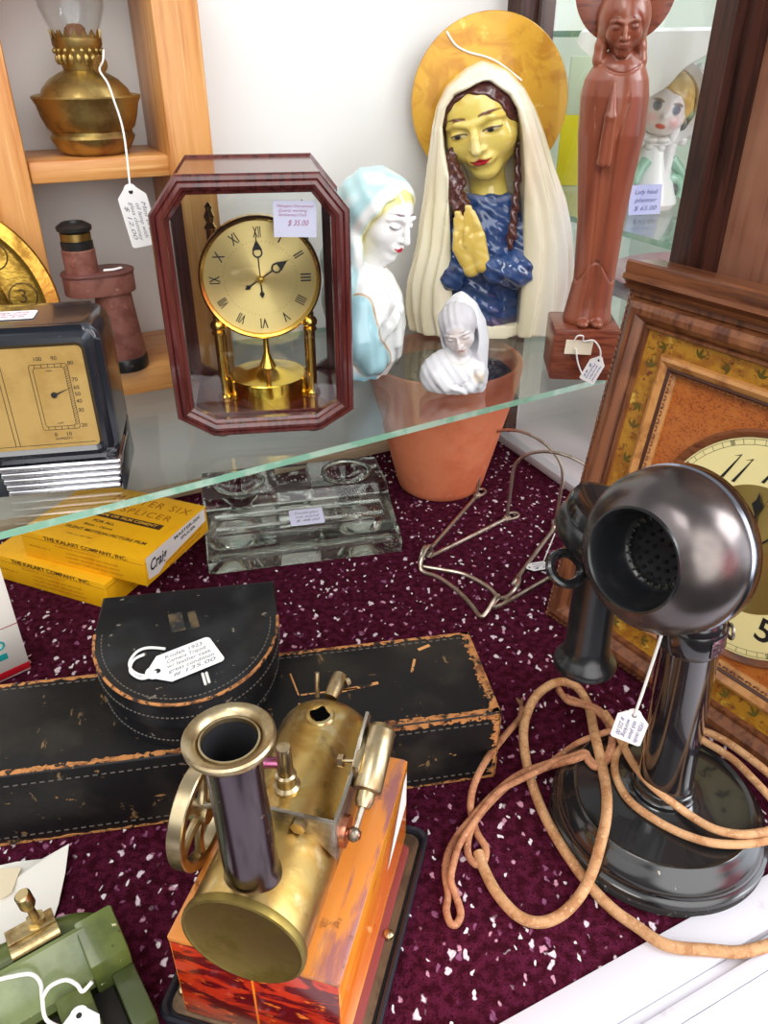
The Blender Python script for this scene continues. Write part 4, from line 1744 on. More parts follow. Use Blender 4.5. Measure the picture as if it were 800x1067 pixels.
# ------------------------------------------------------------------ pressed glass double inkstand
ink_glass = solid_glass('pressed glass', (.965, .985, .96))
t = thing('inkstand', 'clear pressed glass double inkstand with pen grooves on the carpet', 'inkstand', (-.097, .764, .0002), R(12.4))
bmq = MB()
prof = [(-.0725, 0), (.0725, 0), (.0725, .044), (.004, .046), (.0, .034), (-.055, .021), (-.060, .016), (-.0725, .014)]
YZ = Matrix(((0, 0, 1, 0), (1, 0, 0, 0), (0, 1, 0, 0), (0, 0, 0, 1)))
bmq.prism(prof, -.104, .104, bevel=.0016, seg=2, M4=YZ)
base = bmq.build('body', ink_glass, t)


def carve(o, cutters):
    obs = []
    for mb_ in cutters:
        c = mb_.build('cut', ink_glass)
        md = o.modifiers.new('cut', 'BOOLEAN')
        md.operation = 'DIFFERENCE'
        md.solver = 'EXACT'
        md.object = c
        obs.append(c)
    c = None
    bpy.context.view_layer.update()
    dg = bpy.context.evaluated_depsgraph_get()
    me = bpy.data.meshes.new_from_object(o.evaluated_get(dg))
    o.modifiers.clear()
    o.data = me
    for x in obs:
        m_ = x.data
        bpy.data.objects.remove(x)
        bpy.data.meshes.remove(m_)
    me.shade_smooth()
    me.set_sharp_from_angle(angle=R(32))


W4 = t.matrix_basis.copy()
cut = []
for sx in (-1, 1):
    m = MB()
    m.lathe([(0, .010), (.012, .010), (.0125, .022), (.020, .030), (.027, .040), (.0275, .06), (0, .06)], 40, M4=W4 @ tr(sx * .062, .038, 0))
    cut.append(m)
m = MB()
m.box((0, .046, .050), (.040, .040, .058), .003, M4=W4)
cut.append(m)
for y, z, r in ((-.014, .0345, .0065), (-.034, .0295, .0075)):
    m = MB()
    m.cyl((-.092, y, z), (.092, y, z), r, seg=24, M4=W4)
    cut.append(m)
m = MB()
m.box((0, -.0725, .024), (.190, .016, .0115), .002, M4=W4)
cut.append(m)
carve(base, cut)
for sx in (-1, 1):
    b = MB()
    prof = [(.0262, .0442), (.0292, .0452), (.0300, .0468), (.0288, .0482), (.0262, .0476), (.0255, .0452)]
    b.lathe(prof + [prof[0]], 48, M4=tr(sx * .062, .038, 0), cap=False)
    b.build('well_rim', ink_glass, t)
lt = W4 @ tr(.006, -.031, .0325) @ rot('X', 13.2)
t2 = thing('price_sticker', 'small pale lilac price sticker lying on the glass inkstand', 'price sticker', tuple(lt.translation))
lt0 = lt.copy()
lt0.translation = (0, 0, 0)
b = MB()
b.prism(rrect(.037, .024, .002), -.0003, 0.0001, M4=lt0)
c_ = b.build('label', paper_pale, t2)
b = MB()
for i, s in enumerate(('Double glass', 'ink stand', '$ 48.00')):
    b.text(s, .005, lt0 @ tr(0, .006 - i * .006, .0003), .00003, shear=.3, width=.026)
b.build('handwriting', grey_ink, c_)

# ------------------------------------------------------------------ bent wire plate stand
wire = M('tarnished plated wire', lin(208, 194, 180), .36, 1.0, layers=[dict(scale=60, col=lin(168, 148, 130), lo=.42, hi=.66, rough=.5)])
P0 = Vector((.135, .72, 0))
t = thing('plate_stand', 'bent wire plate stand with looped arches on the carpet beside the pot', 'plate stand', tuple(P0))
wr = .0023


def gp(x, y, z=wr):
    return on_plane(x, y, z) - P0


def wire_part(name, pts, parent=t, r=wr, smooth=7):
    b = MB()
    b.tube(pts, r, 10, smooth=smooth)
    return b.build(name, wire, parent)


L2, L1 = gp(497, 517), gp(528, 541)
L3, L4 = gp(578, 550), Vector((.232, .714, wr)) - P0
UP = Vector((0, 0, 1))
back = Vector((.45, .89, 0))


def arch(a, c, h, lean):
    w = c - a
    pts = [a, a + UP * h * .45 + back * lean * .45]
    for k in range(9):
        th = PI * (1 - k / 8)
        pts.append((a + c) / 2 + w * .5 * math.cos(th) + UP * (h * .62 + h * .38 * math.sin(th)) + back * lean * (.62 + .38 * math.sin(th)))
    pts += [c + UP * h * .45 + back * lean * .45, c]
    return pts


wire_part('arch', arch(L2, L3, .098, .010), r=.0018)
wire_part('arch', arch(L1, L4, .096, .010), r=.0018)


def coil(p, d):
    s = d.cross(UP).normalized()
    pts = [p - d * .004 + UP * .001, p + d * .004 + s * .0045 + UP * .001, p + d * .013 + s * .0055 + UP * .001, p + d * .018 + UP * .001,
           p + d * .013 - s * .0055 + UP * .001, p + d * .004 - s * .0045 + UP * .002, p - d * .002 + UP * .003]
    wire_part('coil_loop', pts, r=.0016)
    for k in range(3):
        b = MB()
        c = p + d * (-.003 + .003 * k)
        b.tube([c + (s * math.cos(a) + UP * math.sin(a)) * .0028 for a in [2 * PI * i / 14 for i in range(14)]], .0013, 8, closed=True)
        b.build('coil_wrap', wire, t)


Lf1, Lf2 = gp(449, 571), gp(452, 578)
Rf1, Rf2 = gp(537, 605), gp(521, 631)
coil(L2, (L2 - Lf1).normalized())
coil(L1, (L1 - Lf2).normalized())
coil(L3, (L3 - Rf1).normalized())
f1, f2 = gp(440, 590), gp(441, 596)
hook = lambda a, c, h: [a, a * .7 + c * .3 + UP * h * .8, a * .5 + c * .5 + UP * h, a * .25 + c * .75 + UP * h * .75]
fr1 = [gp(462, 594, .003), gp(485, 599, .003), gp(507, 611, .003), gp(519, 622, wr)]
wire_part('bent_arm', [L2 + UP * 0.001, Lf1] + [gp(446, 573, .006), gp(443, 570, .014), gp(440, 575, .014), gp(438, 585, .006), f1] + fr1
          + [gp(528, 622, .006), gp(538, 612, .016), gp(541, 602, .013), Rf1, L3 + UP * .001], smooth=5)
fr2 = [gp(455, 601, .003), gp(472, 612, .003), gp(488, 627, .003), gp(500, 642, wr)]
wire_part('bent_arm', [L1 + UP * 0.001, Lf2] + [gp(450, 575, .007), gp(447, 569, .016), gp(441, 578, .014), gp(438, 590, .006), f2] + fr2
          + [gp(507, 638, .006), gp(515, 625, .015), gp(520, 621, .013), Rf2, L4 + UP * .001], smooth=5)
tm = frame(on_plane(560, 590, .004), (.5, -.85, .0), (0, 0, 1))
price_tag('tiny white price tag lying on the carpet under the wire plate stand', tm @ rot('Z', 75), .022, .014, ['Plate', 'stand', '$ 8'], blue_ink,
          [[tm @ Vector((-.004, .012, .001)), on_plane(571, 573, .008), on_plane(578, 556, .010)]], .0006)

# ------------------------------------------------------------------ two yellow cartons
yellow = M('yellow printed card', lin(250, 184, 18), .45, layers=[dict(scale=50, col=lin(240, 166, 10), lo=.5, hi=.75), dict(scale=400, col=lin(252, 206, 90), lo=.68, hi=.75)])
white_card = M('white printed panel', lin(236, 232, 228), .5)
dark_print = M('dark brown print', lin(64, 34, 30), .55)
orange_print = M('orange brown print', lin(178, 104, 20), .6)


def carton(label, cx, cy, z0, yaw, end=True, w=.147, d=.108, h=.0308):
    t = thing('film_splicer_carton', label, 'box', (cx, cy, z0), R(yaw), 'yellow cartons')
    b = MB()
    b.box((0, 0, h / 2), (w, d, h), .0011, 2)
    b.build('carton', yellow, t)
    b = MB()                                         # lid seam
    for y in (-d / 2 - .0001, d / 2 + .0001):
        b.box((0, y, h * .80), (w - .002, .0003, .0004))
    b.box((w / 2 + .0001, 0, h * .80), (.0003, d - .002, .0004))
    b.box((-w / 2 - .0001, 0, h * .80), (.0003, d - .002, .0004))
    b.build('lid_seam', orange_print, t)
    T = tr(0, 0, h + .0002)
    b = MB()
    b.text('MASTER SIX', .0155, T @ tr(.020, .035, 0), .00004, spacing=1.25, width=.092)
    b.text('SPLICER', .0135, T @ tr(.026, .0165, 0), .00004, spacing=1.2, width=.060)
    b.build('title_print', orange_print, t)
    b = MB()
    b.box((.014, .0005, h + .0001), (.085, .0085, .0004))
    band = b.build('title_band', dark_print, t)
    b = MB()
    b.text('TAPE OR FILM CEMENT', .0055, T @ tr(.014, .0005, .0003), .00004, width=.074, bold=.0001)
    b.build('band_print', M('yellow print', lin(246, 190, 60), .5), band)
    b = MB()
    b.text('FOR ALL', .0058, T @ tr(-.004, -.012, 0), .00004, width=.026, bold=.0001)
    b.text('8mm - 16mm', .0055, T @ tr(-.004, -.0205, 0), .00004, width=.034)
    b.text('SILENT MOTION PICTURE FILM', .006, T @ tr(.012, -.0300, 0), .00004, width=.096, bold=.0001)
    b.text('REG. U.S. PAT. OFF.', .0026, T @ tr(-.010, -.041, 0), .00003, width=.030)
    b.build('lid_print', dark_print, t)
    F4 = tr(0, -d / 2 - .0002, 0) @ FX
    b = MB()
    b.text('THE KALART COMPANY, INC.', .0062, F4 @ tr(.006, h * .90, 0), .00004, width=.100, bold=.00012)
    b.build('maker_print', dark_print, t)
    b = MB()
    b.text('PLAINVILLE, CONNECTICUT', .003, F4 @ tr(-.004, h * .70, 0), .00003, width=.055)
    b.text('CRAIG MASTER SIX SPLICER', .0030, F4 @ tr(.012, h * .52, 0), .00003, width=.062)
    b.text('KALART EDITOR VIEWER EIGHT', .0030, F4 @ tr(.012, h * .36, 0), .00003, width=.064)
    b.text('KALART TAPE AND FILM CEMENT', .0030, F4 @ tr(.014, h * .20, 0), .00003, width=.066)
    b.text('SPLICER NO. 6', .0028, F4 @ tr(-.052, h * .48, 0), .00003, width=.026)
    b.build('side_print', orange_print, t)
    E4 = tr(w / 2 + .0002, 0, 0) @ rot('Z', 90) @ FX
    if end:
        b = MB()
        b.prism([(-.050, h * .2), (-.034, h * .12), (-.022, h * .30), (.050, h * .50), (.050, h * .97), (-.050, h * .97)], -.0001, .0001, M4=E4)
        lab = b.build('end_label', white_card, t)
        b = MB()
        b.text('Craig', .016, E4 @ tr(-.034, h * .58, .0003), .00005, shear=.4, width=.027, bold=.0003)
        b.text('MASTER-SIX', .0050, E4 @ tr(.018, h * .82, .0003), .00004, width=.046, bold=.0001)
        b.text('SPLICER', .0045, E4 @ tr(.018, h * .63, .0003), .00004, width=.026, bold=.0001)
        b.build('label_print', black_ink, lab)
    b = MB()
    b.text('THE KALART COMPANY INC', .0034, E4 @ tr(.010, h * .30, .0001) @ rot('Z', 4), .00003, width=.064)
    b.text('PLAINVILLE CONN USA', .0030, E4 @ tr(.010, h * .14, .0001) @ rot('Z', 4), .00003, width=.056)
    b.build('end_print', orange_print, t)
    return t


carton('lower yellow cardboard carton lying flat on the carpet under its twin', -.3155, .6895, .0002, -22.5, False)
carton('upper yellow cardboard carton with white end label stacked on its twin', -.2745, .6850, .0312, -21.5)

# ------------------------------------------------------------------ small upright white carton at the left edge
u = Vector((.743, .669, 0))
t = thing('white_carton', 'white upright carton with red bands at the left edge of the carpet', 'box', (-.3135, .528, .0002), math.atan2(.669, .743))
cream_card = M('off white card', lin(232, 224, 214), .55)
red_card = M('red print', lin(206, 22, 40), .5)
teal = M('teal print', lin(30, 160, 160), .5)
b = MB()
b.box((-.045, .0155, .070), (.090, .031, .140), .0008)
b.build('carton', cream_card, t)
b = MB()
b.box((-.045, .0155, .0055), (.0905, .0315, .0070), .0002)
b.build('red_band', red_card, t)
b = MB()
b.box((-.052, -.0002, .0675), (.076, .0006, .0060))
b.box((-.045, -.0002, .0610), (.060, .0006, .0018))
b.build('red_stripe', red_card, t)
b = MB()
b.box((-.030, -.0002, .0245), (.030, .0006, .0060))
b.tube([(-.020 + .005 * math.cos(a), -.0003, .037 + .004 * math.sin(a)) for a in [2 * PI * k / 14 for k in range(14)]], .0009, 6, closed=True)
b.tube([(-.034 + .006 * math.cos(a), -.0003, .037 + .004 * math.sin(a)) for a in [2 * PI * k / 14 for k in range(14)]], .0009, 6, closed=True)
b.build('teal_print', teal, t)
b = MB()
b.box((-.045, -.0002, .0525), (.090, .0005, .0006))
b.box((-.0125, -.0002, .105), (.0005, .0005, .068))
b.build('thin_lines', M('dull red line', lin(150, 60, 60), .5), t)

# ------------------------------------------------------------------ long black tripod case
blk_leather = M('worn black leather', lin(22, 21, 22), .42, spec=.3, layers=[
    dict(scale=16, col=lin(46, 42, 36), lo=.45, hi=.72, rough=.55),
    dict(scale=70, stretch=(1.4, .5, 1), col=lin(120, 94, 62), lo=.64, hi=.70),
    dict(scale=160, stretch=(.4, 1.6, 1), col=lin(150, 112, 70), lo=.69, hi=.72)], bump=[('noise', 700, .25, .0006), ('noise', 40, .2, .001)])
tan_leather = M('bare tan leather edge', lin(184, 124, 70), .6, layers=[
    dict(scale=110, col=lin(110, 66, 36), lo=.46, hi=.64), dict(scale=200, col=lin(34, 27, 24), lo=.54, hi=.60)], bump=('noise', 300, .4, .0008))
tan_frayed = M('frayed tan leather', lin(206, 146, 88), .6, layers=[
    dict(scale=140, stretch=(1, 1, 1), col=lin(30, 26, 24), lo=.56, hi=.62)], bump=('noise', 300, .4, .0008))
thread = M('dull grey thread', lin(92, 86, 80), .8)
t = thing('tripod_case', 'long black leather tripod case with worn tan edges lying on the carpet', 'case', (-.170, .4100, .0002), R(9.8))
b = MB()
b.box((0, 0, .034), (.50, .0900, .068), .0022, 3)
b.build('body', blk_leather, t)


def frayed_strip(b, p, q, w, n, nrm, side, amp, rnd):
    """a strip along p-q whose inner border is ragged"""
    p, q, nrm, side = Vector(p), Vector(q), Vector(nrm), Vector(side)
    top, bot = [], []
    vs, fs = [], []
    for i in range(n + 1):
        c = p.lerp(q, i / n)
        wi = w * (1 + amp * rnd.uniform(-1, 1))
        vs += [c, c + side * wi, c + nrm * .0005, c + side * wi * .92 + nrm * .0005]
    for i in range(n):
        o = i * 4
        fs += [(o + 2, o + 3, o + 7, o + 6), (o + 3, o + 1, o + 5, o + 7), (o, o + 2, o + 6, o + 4)]
    b.add(vs, fs)


rnd = random.Random(5)
b = MB()
frayed_strip(b, (-.249, -.0445, .0680), (.249, -.0445, .0680), .0042, 220, (0, 0, 1), (0, 1, 0), .22, rnd)
frayed_strip(b, (-.249, .0445, .0680), (.249, .0445, .0680), .0026, 220, (0, 0, 1), (0, -1, 0), .5, rnd)
frayed_strip(b, (.2495, -.0445, .0680), (.2495, .0445, .0680), .0065, 60, (0, 0, 1), (-1, 0, 0), .28, rnd)
frayed_strip(b, (.2490, -.0450, .003), (.2490, -.0450, .067), .0040, 40, (0, -1, 0), (-1, 0, 0), .7, rnd)
frayed_strip(b, (.150, -.0450, .0665), (.2490, -.0450, .0665), .0042, 70, (0, -1, 0), (0, 0, -1), .35, rnd)
frayed_strip(b, (.2500, -.0440, .002), (.2500, -.0440, .067), .0070, 40, (1, 0, 0), (0, 1, 0), .6, rnd)
frayed_strip(b, (-.249, -.0450, .0012), (.249, -.0450, .0012), .0016, 160, (0, -1, 0), (0, 0, 1), .6, rnd)
b.build('worn_edge', tan_leather, t)
for y, z in ((-.0452, .0585), (-.0452, .0085), (.0385, .0682)):
    b = MB()
    for k in range(88):
        b.box((-.245 + .49 * k / 87, y, z), (.0032, .0008, .0007))
    b.build('stitching', thread, t)
b = MB()
for (x0, y0, x1, y1, w) in ((.110, -.004, .152, -.004, .0016), (.140, -.005, .168, -.001, .0030), (.1085, -.004, .104, .020, .0012), (.108, -.012, .112, -.026, .0016), (-.16, .010, -.150, .018, .0030), (-.190, .004, -.187, .014, .0026),
                            (-.235, -.006, -.205, .020, .0008), (-.228, -.014, -.204, .006, .0007), (.195, .006, .200, .020, .002), (-.18, -.02, -.172, -.018, .0026), (.205, .030, .215, .034, .0030)):
    stroke(b, x0, y0, x1, y1, w, Matrix.Identity(4), .0683)
b.build('scuff_mark', tan_frayed, t)

# ------------------------------------------------------------------ half-round black case on top of it
t = thing('collar_case', 'half-round black leather case with tan worn rim on the long tripod case', 'case', (-.1525, .4990, .0686), R(9.9))


def dshape(w, straight, depth, n=28):
    p = [(-w / 2, 0), (-w / 2, -straight)]
    for k in range(1, n):
        a = PI + PI * k / n
        p.append((w / 2 * math.cos(a), -straight + (depth - straight) * math.sin(a)))
    p += [(w / 2, -straight), (w / 2, 0)]
    return p


lid_leather = M('black grained leather', lin(21, 22, 25), .36, spec=.32, layers=[
    dict(scale=22, col=lin(38, 40, 43), lo=.45, hi=.7, rough=.5), dict(scale=130, col=lin(120, 112, 98), lo=.67, hi=.70)],
    bump=[('noise', 800, .25, .0006), ('noise', 30, .25, .0014)])
b = MB()
b.prism(dshape(.128, .046, .125), .0, .0220, bevel=.0015)
b.build('body', lid_leather, t)
b = MB()
b.prism(dshape(.132, .046, .1275), .0200, .0415, bevel=.0022, seg=3)
b.build('lid', lid_leather, t)
b = MB()
D = dshape(.1315, .046, .1272, 40)
b.tube([Vector((x, y, .0412)) for x, y in D[1:-1]], .0012, 8)
b.build('worn_rim', tan_leather, t)
for (w, st, dp, z, n) in ((.121, .046, .122, .0416, 60), (.1325, .046, .1279, .0300, 64), (.1285, .046, .1254, .0070, 64)):
    b = MB()
    Dd = dshape(w, st, dp, n)
    for i in range(1, len(Dd) - 2):
        p, q = Vector((*Dd[i], z)), Vector((*Dd[i + 1], z))
        m = p.lerp(q, .5)
        d = (q - p)
        b.tube([m - d * .28, m + d * .28], .0005, 5)
    b.build('stitching', thread, t)
b = MB()
for (x0, y0, x1, y1, w) in ((-.010, -.030, -.006, -.052, .010), (.002, -.030, .006, -.050, .006)):
    stroke(b, x0, y0, x1, y1, w, Matrix.Identity(4), .0417)
b.build('rubbed_mark', M('rubbed leather', lin(92, 78, 56), .5, layers=[dict(scale=90, col=lin(40, 40, 42), lo=.42, hi=.6)]), t)
b = MB()
b.box((.004, -.1300, .020), (.013, .0022, .022), .0008, M4=rot('Z', 8))
b.tube([Vector((-.004, -.134, .008)), Vector((.012, -.134, .008)), Vector((.012, -.135, .020)), Vector((-.004, -.135, .020))], .0011, 6, closed=True, M4=rot('Z', 8))
b.build('strap_tab', M('brown leather tab', lin(96, 58, 44), .5), t)

tg = on_plane(193, 688, .1115)
ang = math.atan2((on_plane(222, 676, .1115) - on_plane(164, 699, .1115)).y, (on_plane(222, 676, .1115) - on_plane(164, 699, .1115)).x)
tm = tr(tg) @ Matrix.Rotation(ang, 4, 'Z')
oc = [on_plane(x, y, .1116) for x, y in ((163, 700), (150, 704), (138, 699), (135, 690), (143, 679), (155, 675), (172, 676))]
price_tag('big white handwritten tag lying on the half-round black leather case', tm, .047, .030,
          ['Kodak 1923', 'Camera Tripod', 'w/ leather case', 'great condition', '# 135.00'], grey_ink, [oc,
          [on_plane(163, 702, .1118), on_plane(148, 707, .1118), on_plane(136, 700, .1118), on_plane(139, 688, .1118), on_plane(150, 682, .1118)],
          [on_plane(211, 702, .1112), on_plane(214, 713, .1112)], [on_plane(215, 701, .1112), on_plane(218, 711, .1112)]], .0010)

# ------------------------------------------------------------------ sheet of paper and the green splicer
t = thing('paper_sheet', 'creased white paper sheet lying on the carpet behind the green splicer', 'paper', (-.25, .31, .0002))
pw = [on_plane(x, y, 0) - Vector((-.25, .31, 0)) for x, y in ((-40, 912), (-5, 905), (18, 901), (45, 898), (75, 889), (70, 915), (62, 945), (57, 956), (30, 975), (0, 985), (-50, 1000))]
zz = [.002, .002, .003, .003, .010, .006, .003, .001, .001, .001, .001]
b = MB()
vs = [Vector((p.x, p.y, z)) for p, z in zip(pw, zz)] + [Vector((-.005, .0, .003))]
n = len(pw)
b.add(vs, [(i, (i + 1) % n, n) for i in range(n)])
b.add([v - Vector((0, 0, .0004)) for v in vs], [((i + 1) % n, i, n) for i in range(n)])
b.build('sheet', M('white paper', lin(240, 236, 226), .7), t, angle=60)
b = MB()
p = [on_plane(x, y, .006) - Vector((-.25, .31, 0)) for x, y in ((0, 905), (22, 904), (12, 930), (0, 938))]
b.add(p + [q - Vector((0, 0, .0004)) for q in p], [(0, 1, 2, 3), (7, 6, 5, 4), (0, 4, 5, 1), (1, 5, 6, 2), (2, 6, 7, 3), (3, 7, 4, 0)])
b.build('folded_flap', M('cream paper', lin(232, 216, 184), .7), t)

green = M('green hammered enamel', lin(90, 102, 46), .34, layers=[
    dict(scale=30, col=lin(66, 78, 36), lo=.42, hi=.65), dict(scale=140, col=lin(196, 192, 150), lo=.70, hi=.73), dict(scale=90, col=lin(60, 52, 30), lo=.68, hi=.74)],
    coat=.3, bump=('noise', 120, .15, .0006))
nickel = M('yellowed nickel', lin(196, 176, 128), .28, 1.0, layers=[dict(scale=80, col=lin(140, 116, 78), lo=.45, hi=.68, rough=.45)])
dark_gap = M('gap shade', (.02, .016, .014), .6)  # dark colour that paints the shade inside slots and gaps
t = thing('film_splicer', 'green enamelled film splicer with metal screws and white string at the lower left', 'film splicer', (-.190, .245, .0002), R(36))
b = MB()
b.prism(rrect(.150, .074, .014, cx=-.033, cy=-.022), 0, .010, bevel=.002)
b.build('base_plate', green, t)
XZ = Matrix(((0, 0, 1, 0), (1, 0, 0, 0), (0, 1, 0, 0), (0, 0, 0, 1)))
b = MB()
b.prism([(-.016, .026), (-.006, .030), (.004, .0445), (.006, .045), (.006, .030), (-.004, .022), (-.016, .018)], -.105, .026, bevel=.0008, M4=XZ)
b.build('clamp_bar', M('pale green enamel edge', lin(112, 124, 78), .28, coat=.4, layers=[dict(scale=30, col=lin(84, 98, 50), lo=.42, hi=.65), dict(scale=120, col=lin(196, 196, 164), lo=.66, hi=.72)]), t)
b = MB()
b.prism([(-.018, .0102), (.008, .0102), (.008, .0460), (-.016, .0360), (-.018, .030)], .021, .043, bevel=.0016, M4=XZ)
b.build('end_block', green, t)
b = MB()
b.box((.0365, -.036, .0170), (.013, .036, .0140), .0015)
b.build('lower_body', M('dark green enamel', lin(66, 76, 42), .35, coat=.3), t)
b = MB()
b.box((.0085, -.036, .0205), (.018, .036, .0210), .0012)
b.build('slot_plate', green, t)
b = MB()
b.box((.0235, -.034, .0120), (.012, .034, .0036), .0005)
b.build('slot_shade', dark_gap, t)  # dark strip painted for the shade in the slot
b = MB()
b.tube([(-.10, .0205, .026), (-.03, .020, .030), (.010, .018, .030), (.028, .013, .026), (.033, .006, .018)], [.010, .0105, .011, .0105, .008], 16, smooth=5, flat=.9)
b.build('rear_lever', green, t)
b = MB()
b.box((-.014, -.034, .0130), (.027, .034, .0056), .001)
b.build('dark_opening', dark_gap, t)  # dark box standing for the shaded opening in front of the bar
b = MB()
b.prism([(-.100, -.052), (-.028, -.052), (-.028, -.017), (-.100, -.017)], .0102, .0300, bevel=.0015)
b.build('upper_jaw', green, t)
b = MB()
b.cyl((-.012, .0110, .0455), (.014, .0110, .0455), .0042, seg=24)
b.box((.001, .0190, .0435), (.026, .010, .012), .0006)
b.build('hinge_barrel', nickel, t)
b = MB()
b.cyl((.005, .0200, .0495), (.005, .0200, .0530), .0052, seg=6)
b.cyl((.005, .0200, .0530), (.004, .0205, .064), .0022, seg=14)
b.tube([(.004, .0205, .0635), (.0038, .0206, .0655), (.0030, .0210, .0740), (.0028, .0211, .0750)], [.0035, .0044, .0044, .0036], 22)
b.build('thumb_screw', nickel, t)
b = MB()
b.cyl((-.030, .0195, .038), (-.030, .0195, .042), .0030, seg=16)
b.lathe([(0, .041), (.0075, .041), (.008, .042), (.008, .0445), (.0065, .0455), (0, .0455)], 28, M4=tr(-.030, .0195, 0))
b.build('thumb_screw', nickel, t)
b = MB()
b.cyl((-.108, -.022, .0335), (-.030, -.026, .0335), .0026, seg=12)
b.build('guide_rod', M('pale worn metal', lin(206, 206, 200), .3, .8), t)
so = Vector((-.19, .245, .0002))
sp = lambda x, y, z: on_plane(x, y, z)
tm = frame(sp(84, 1088, .040), (.35, -.9, 0), (0, 0, 1))
price_tag('white tag with thick white string tied to the green splicer', tm, .034, .02, ['Film', 'splicer', '$ 20'], blue_ink,
          [[sp(-6, 1022, .046), sp(10, 1018, .046), sp(32, 1015, .045), sp(42, 1024, .043), sp(44, 1040, .041), sp(48, 1062, .040), sp(66, 1072, .041)],
           [sp(44, 1040, .042), sp(52, 1028, .044), sp(68, 1021, .044), sp(80, 1026, .040), sp(86, 1033, .037), sp(96, 1023, .040)]], .0011)
# ------------------------------------------------------------------ toy steam engine
boiler_brass = M('stained boiler brass', lin(206, 178, 112), .28, 1.0, layers=[
    dict(scale=22, col=lin(184, 146, 74), lo=.42, hi=.64, rough=.4, dist=.8),
    dict(scale=60, col=lin(128, 104, 76), lo=.56, hi=.70, rough=.55), dict(scale=34, col=lin(224, 208, 164), lo=.56, hi=.70)],
    bump=('noise', 160, .15, .0006))
disc_brass = M('dull green brass', lin(146, 128, 70), .42, 1.0, layers=[dict(scale=40, col=lin(120, 102, 48), lo=.42, hi=.66, rough=.55)])
gun = M('dark plated tube', lin(92, 82, 88), .2, 1.0, layers=[dict(scale=25, stretch=(3, 3, .4), col=lin(62, 52, 58), lo=.42, hi=.62), dict(scale=90, col=lin(150, 130, 128), lo=.62, hi=.7, rough=.4)])
nick = M('worn nickel brass', lin(190, 174, 140), .28, 1.0, layers=[dict(scale=50, col=lin(150, 128, 90), lo=.42, hi=.66, rough=.42)])
fire_front = M('red lacquered tin', lin(186, 48, 16), .25, coat=.5, layers=[
    dict(scale=34, stretch=(.8, 1, 2.2), rot=(0, .5, 0), col=lin(92, 10, 10), lo=.42, hi=.54, dist=1.2), dict(scale=70, stretch=(1, 1, 2), col=lin(232, 120, 40), lo=.6, hi=.68)])
fire_side = M('orange lacquered tin', lin(226, 116, 30), .25, coat=.5, layers=[
    dict(scale=18, stretch=(1.5, .35, 2), col=lin(236, 152, 40), lo=.42, hi=.6), dict(scale=50, stretch=(1, .4, 2), col=lin(176, 62, 28), lo=.6, hi=.72)])
rail = M('worn orange rail', lin(208, 130, 56), .3, coat=.4, layers=[dict(scale=40, stretch=(2, .4, 1), col=lin(150, 96, 92), lo=.5, hi=.66), dict(scale=60, col=lin(110, 60, 40), lo=.6, hi=.7)])
tray_m = M('bronze painted tray', lin(124, 100, 76), .35, .5, layers=[dict(scale=40, col=lin(92, 74, 60), lo=.45, hi=.65)])
tray_edge = M('blue grey tray rim', lin(44, 46, 54), .3, .3)
EN = thing('steam_engine', 'brass toy steam engine with flared chimney on an orange tin firebox', 'steam engine', (-.0488, .2947, .0002), R(-14.9))
b = MB()
b.prism(rrect(.124, .158, .008), 0, .0045, bevel=.001)
lp = [[(x, y, z) for x, y in rrect(.124 - d, .158 - d, .008)] for d, z in ((0, .002), (-.001, .0075), (.0015, .0095), (.005, .0085), (.007, .0050))]
b.ring_strip(lp)
b.build('base_rim', tray_edge, EN)
b = MB()
b.prism(rrect(.114, .148, .006), .0045, .0062, bevel=.0006)
b.build('base_tray', tray_m, EN)
b = MB()
b.prism(rrect(.104, .128, .004), .0062, .0078, bevel=.0006)
b.build('red_floor', M('dull red tray paint', lin(136, 62, 60), .35, coat=.3), EN)
for x, y in ((.0535, .0), (-.0535, -.062), (.0535, -.064), (-.0535, .062)):
    b = MB()
    b.lathe([(0, .006), (.0032, .0075), (.0030, .0090), (.0015, .0102), (0, .0104)], 16, M4=tr(x, y, 0))
    b.build('tray_screw', nick, EN)
# firebox: four walls, open top, with seam
b = MB()
b.box((0, .0715, .0430), (.092, .0016, .0704), .0004)
b.build('firebox_end', fire_front, EN)
b = MB()
b.box((0, -.0715, .0430), (.092, .0016, .0704), .0004)
fb = b.build('firebox_end', fire_front, EN)
b = MB()
b.box((-.001, -.0726, .043), (.0012, .0008, .069), .0002)
b.build('seam', fire_side, fb)
for sx in (-1, 1):
    b = MB()
    b.prism([(sx * .0452, .0078), (sx * .0470, .0078), (sx * .0470, .078), (sx * .0452, .0795)], -.0715, .0715, bevel=.0003,
            M4=Matrix(((1, 0, 0, 0), (0, 0, 1, 0), (0, 1, 0, 0), (0, 0, 0, 1))))
    b.build('firebox_side', fire_side, EN)
    b = MB()
    pr = [(sx * .0468, .0765), (sx * .0470, .0800), (sx * .0445, .0812), (sx * .0330, .0806), (sx * .0225, .0800), (sx * .0215, .0788), (sx * .0215, .0772)]
    b.prism(pr, -.0725, .0725, bevel=.0006, M4=Matrix(((1, 0, 0, 0), (0, 0, 1, 0), (0, 1, 0, 0), (0, 0, 0, 1))))
    b.build('top_rail', rail, EN)
b = MB()
b.add([(.0472, .020, .040), (.0472, .068, .044), (.0472, .068, .0745), (.0472, .060, .0735)], [(0, 1, 2, 3)])
b.add([(.0476, .020, .040), (.0476, .068, .044), (.0476, .068, .0745), (.0476, .060, .0735)], [(0, 1, 2, 3)])
b.build('white_sticker', white_card, EN)
b = MB()
b.box((0, 0, .073), (.090, .141, .002))
b.build('gap_sheet', dark_gap, EN)  # dark sheet level with the boiler's underside, painting the shaded gap beside it
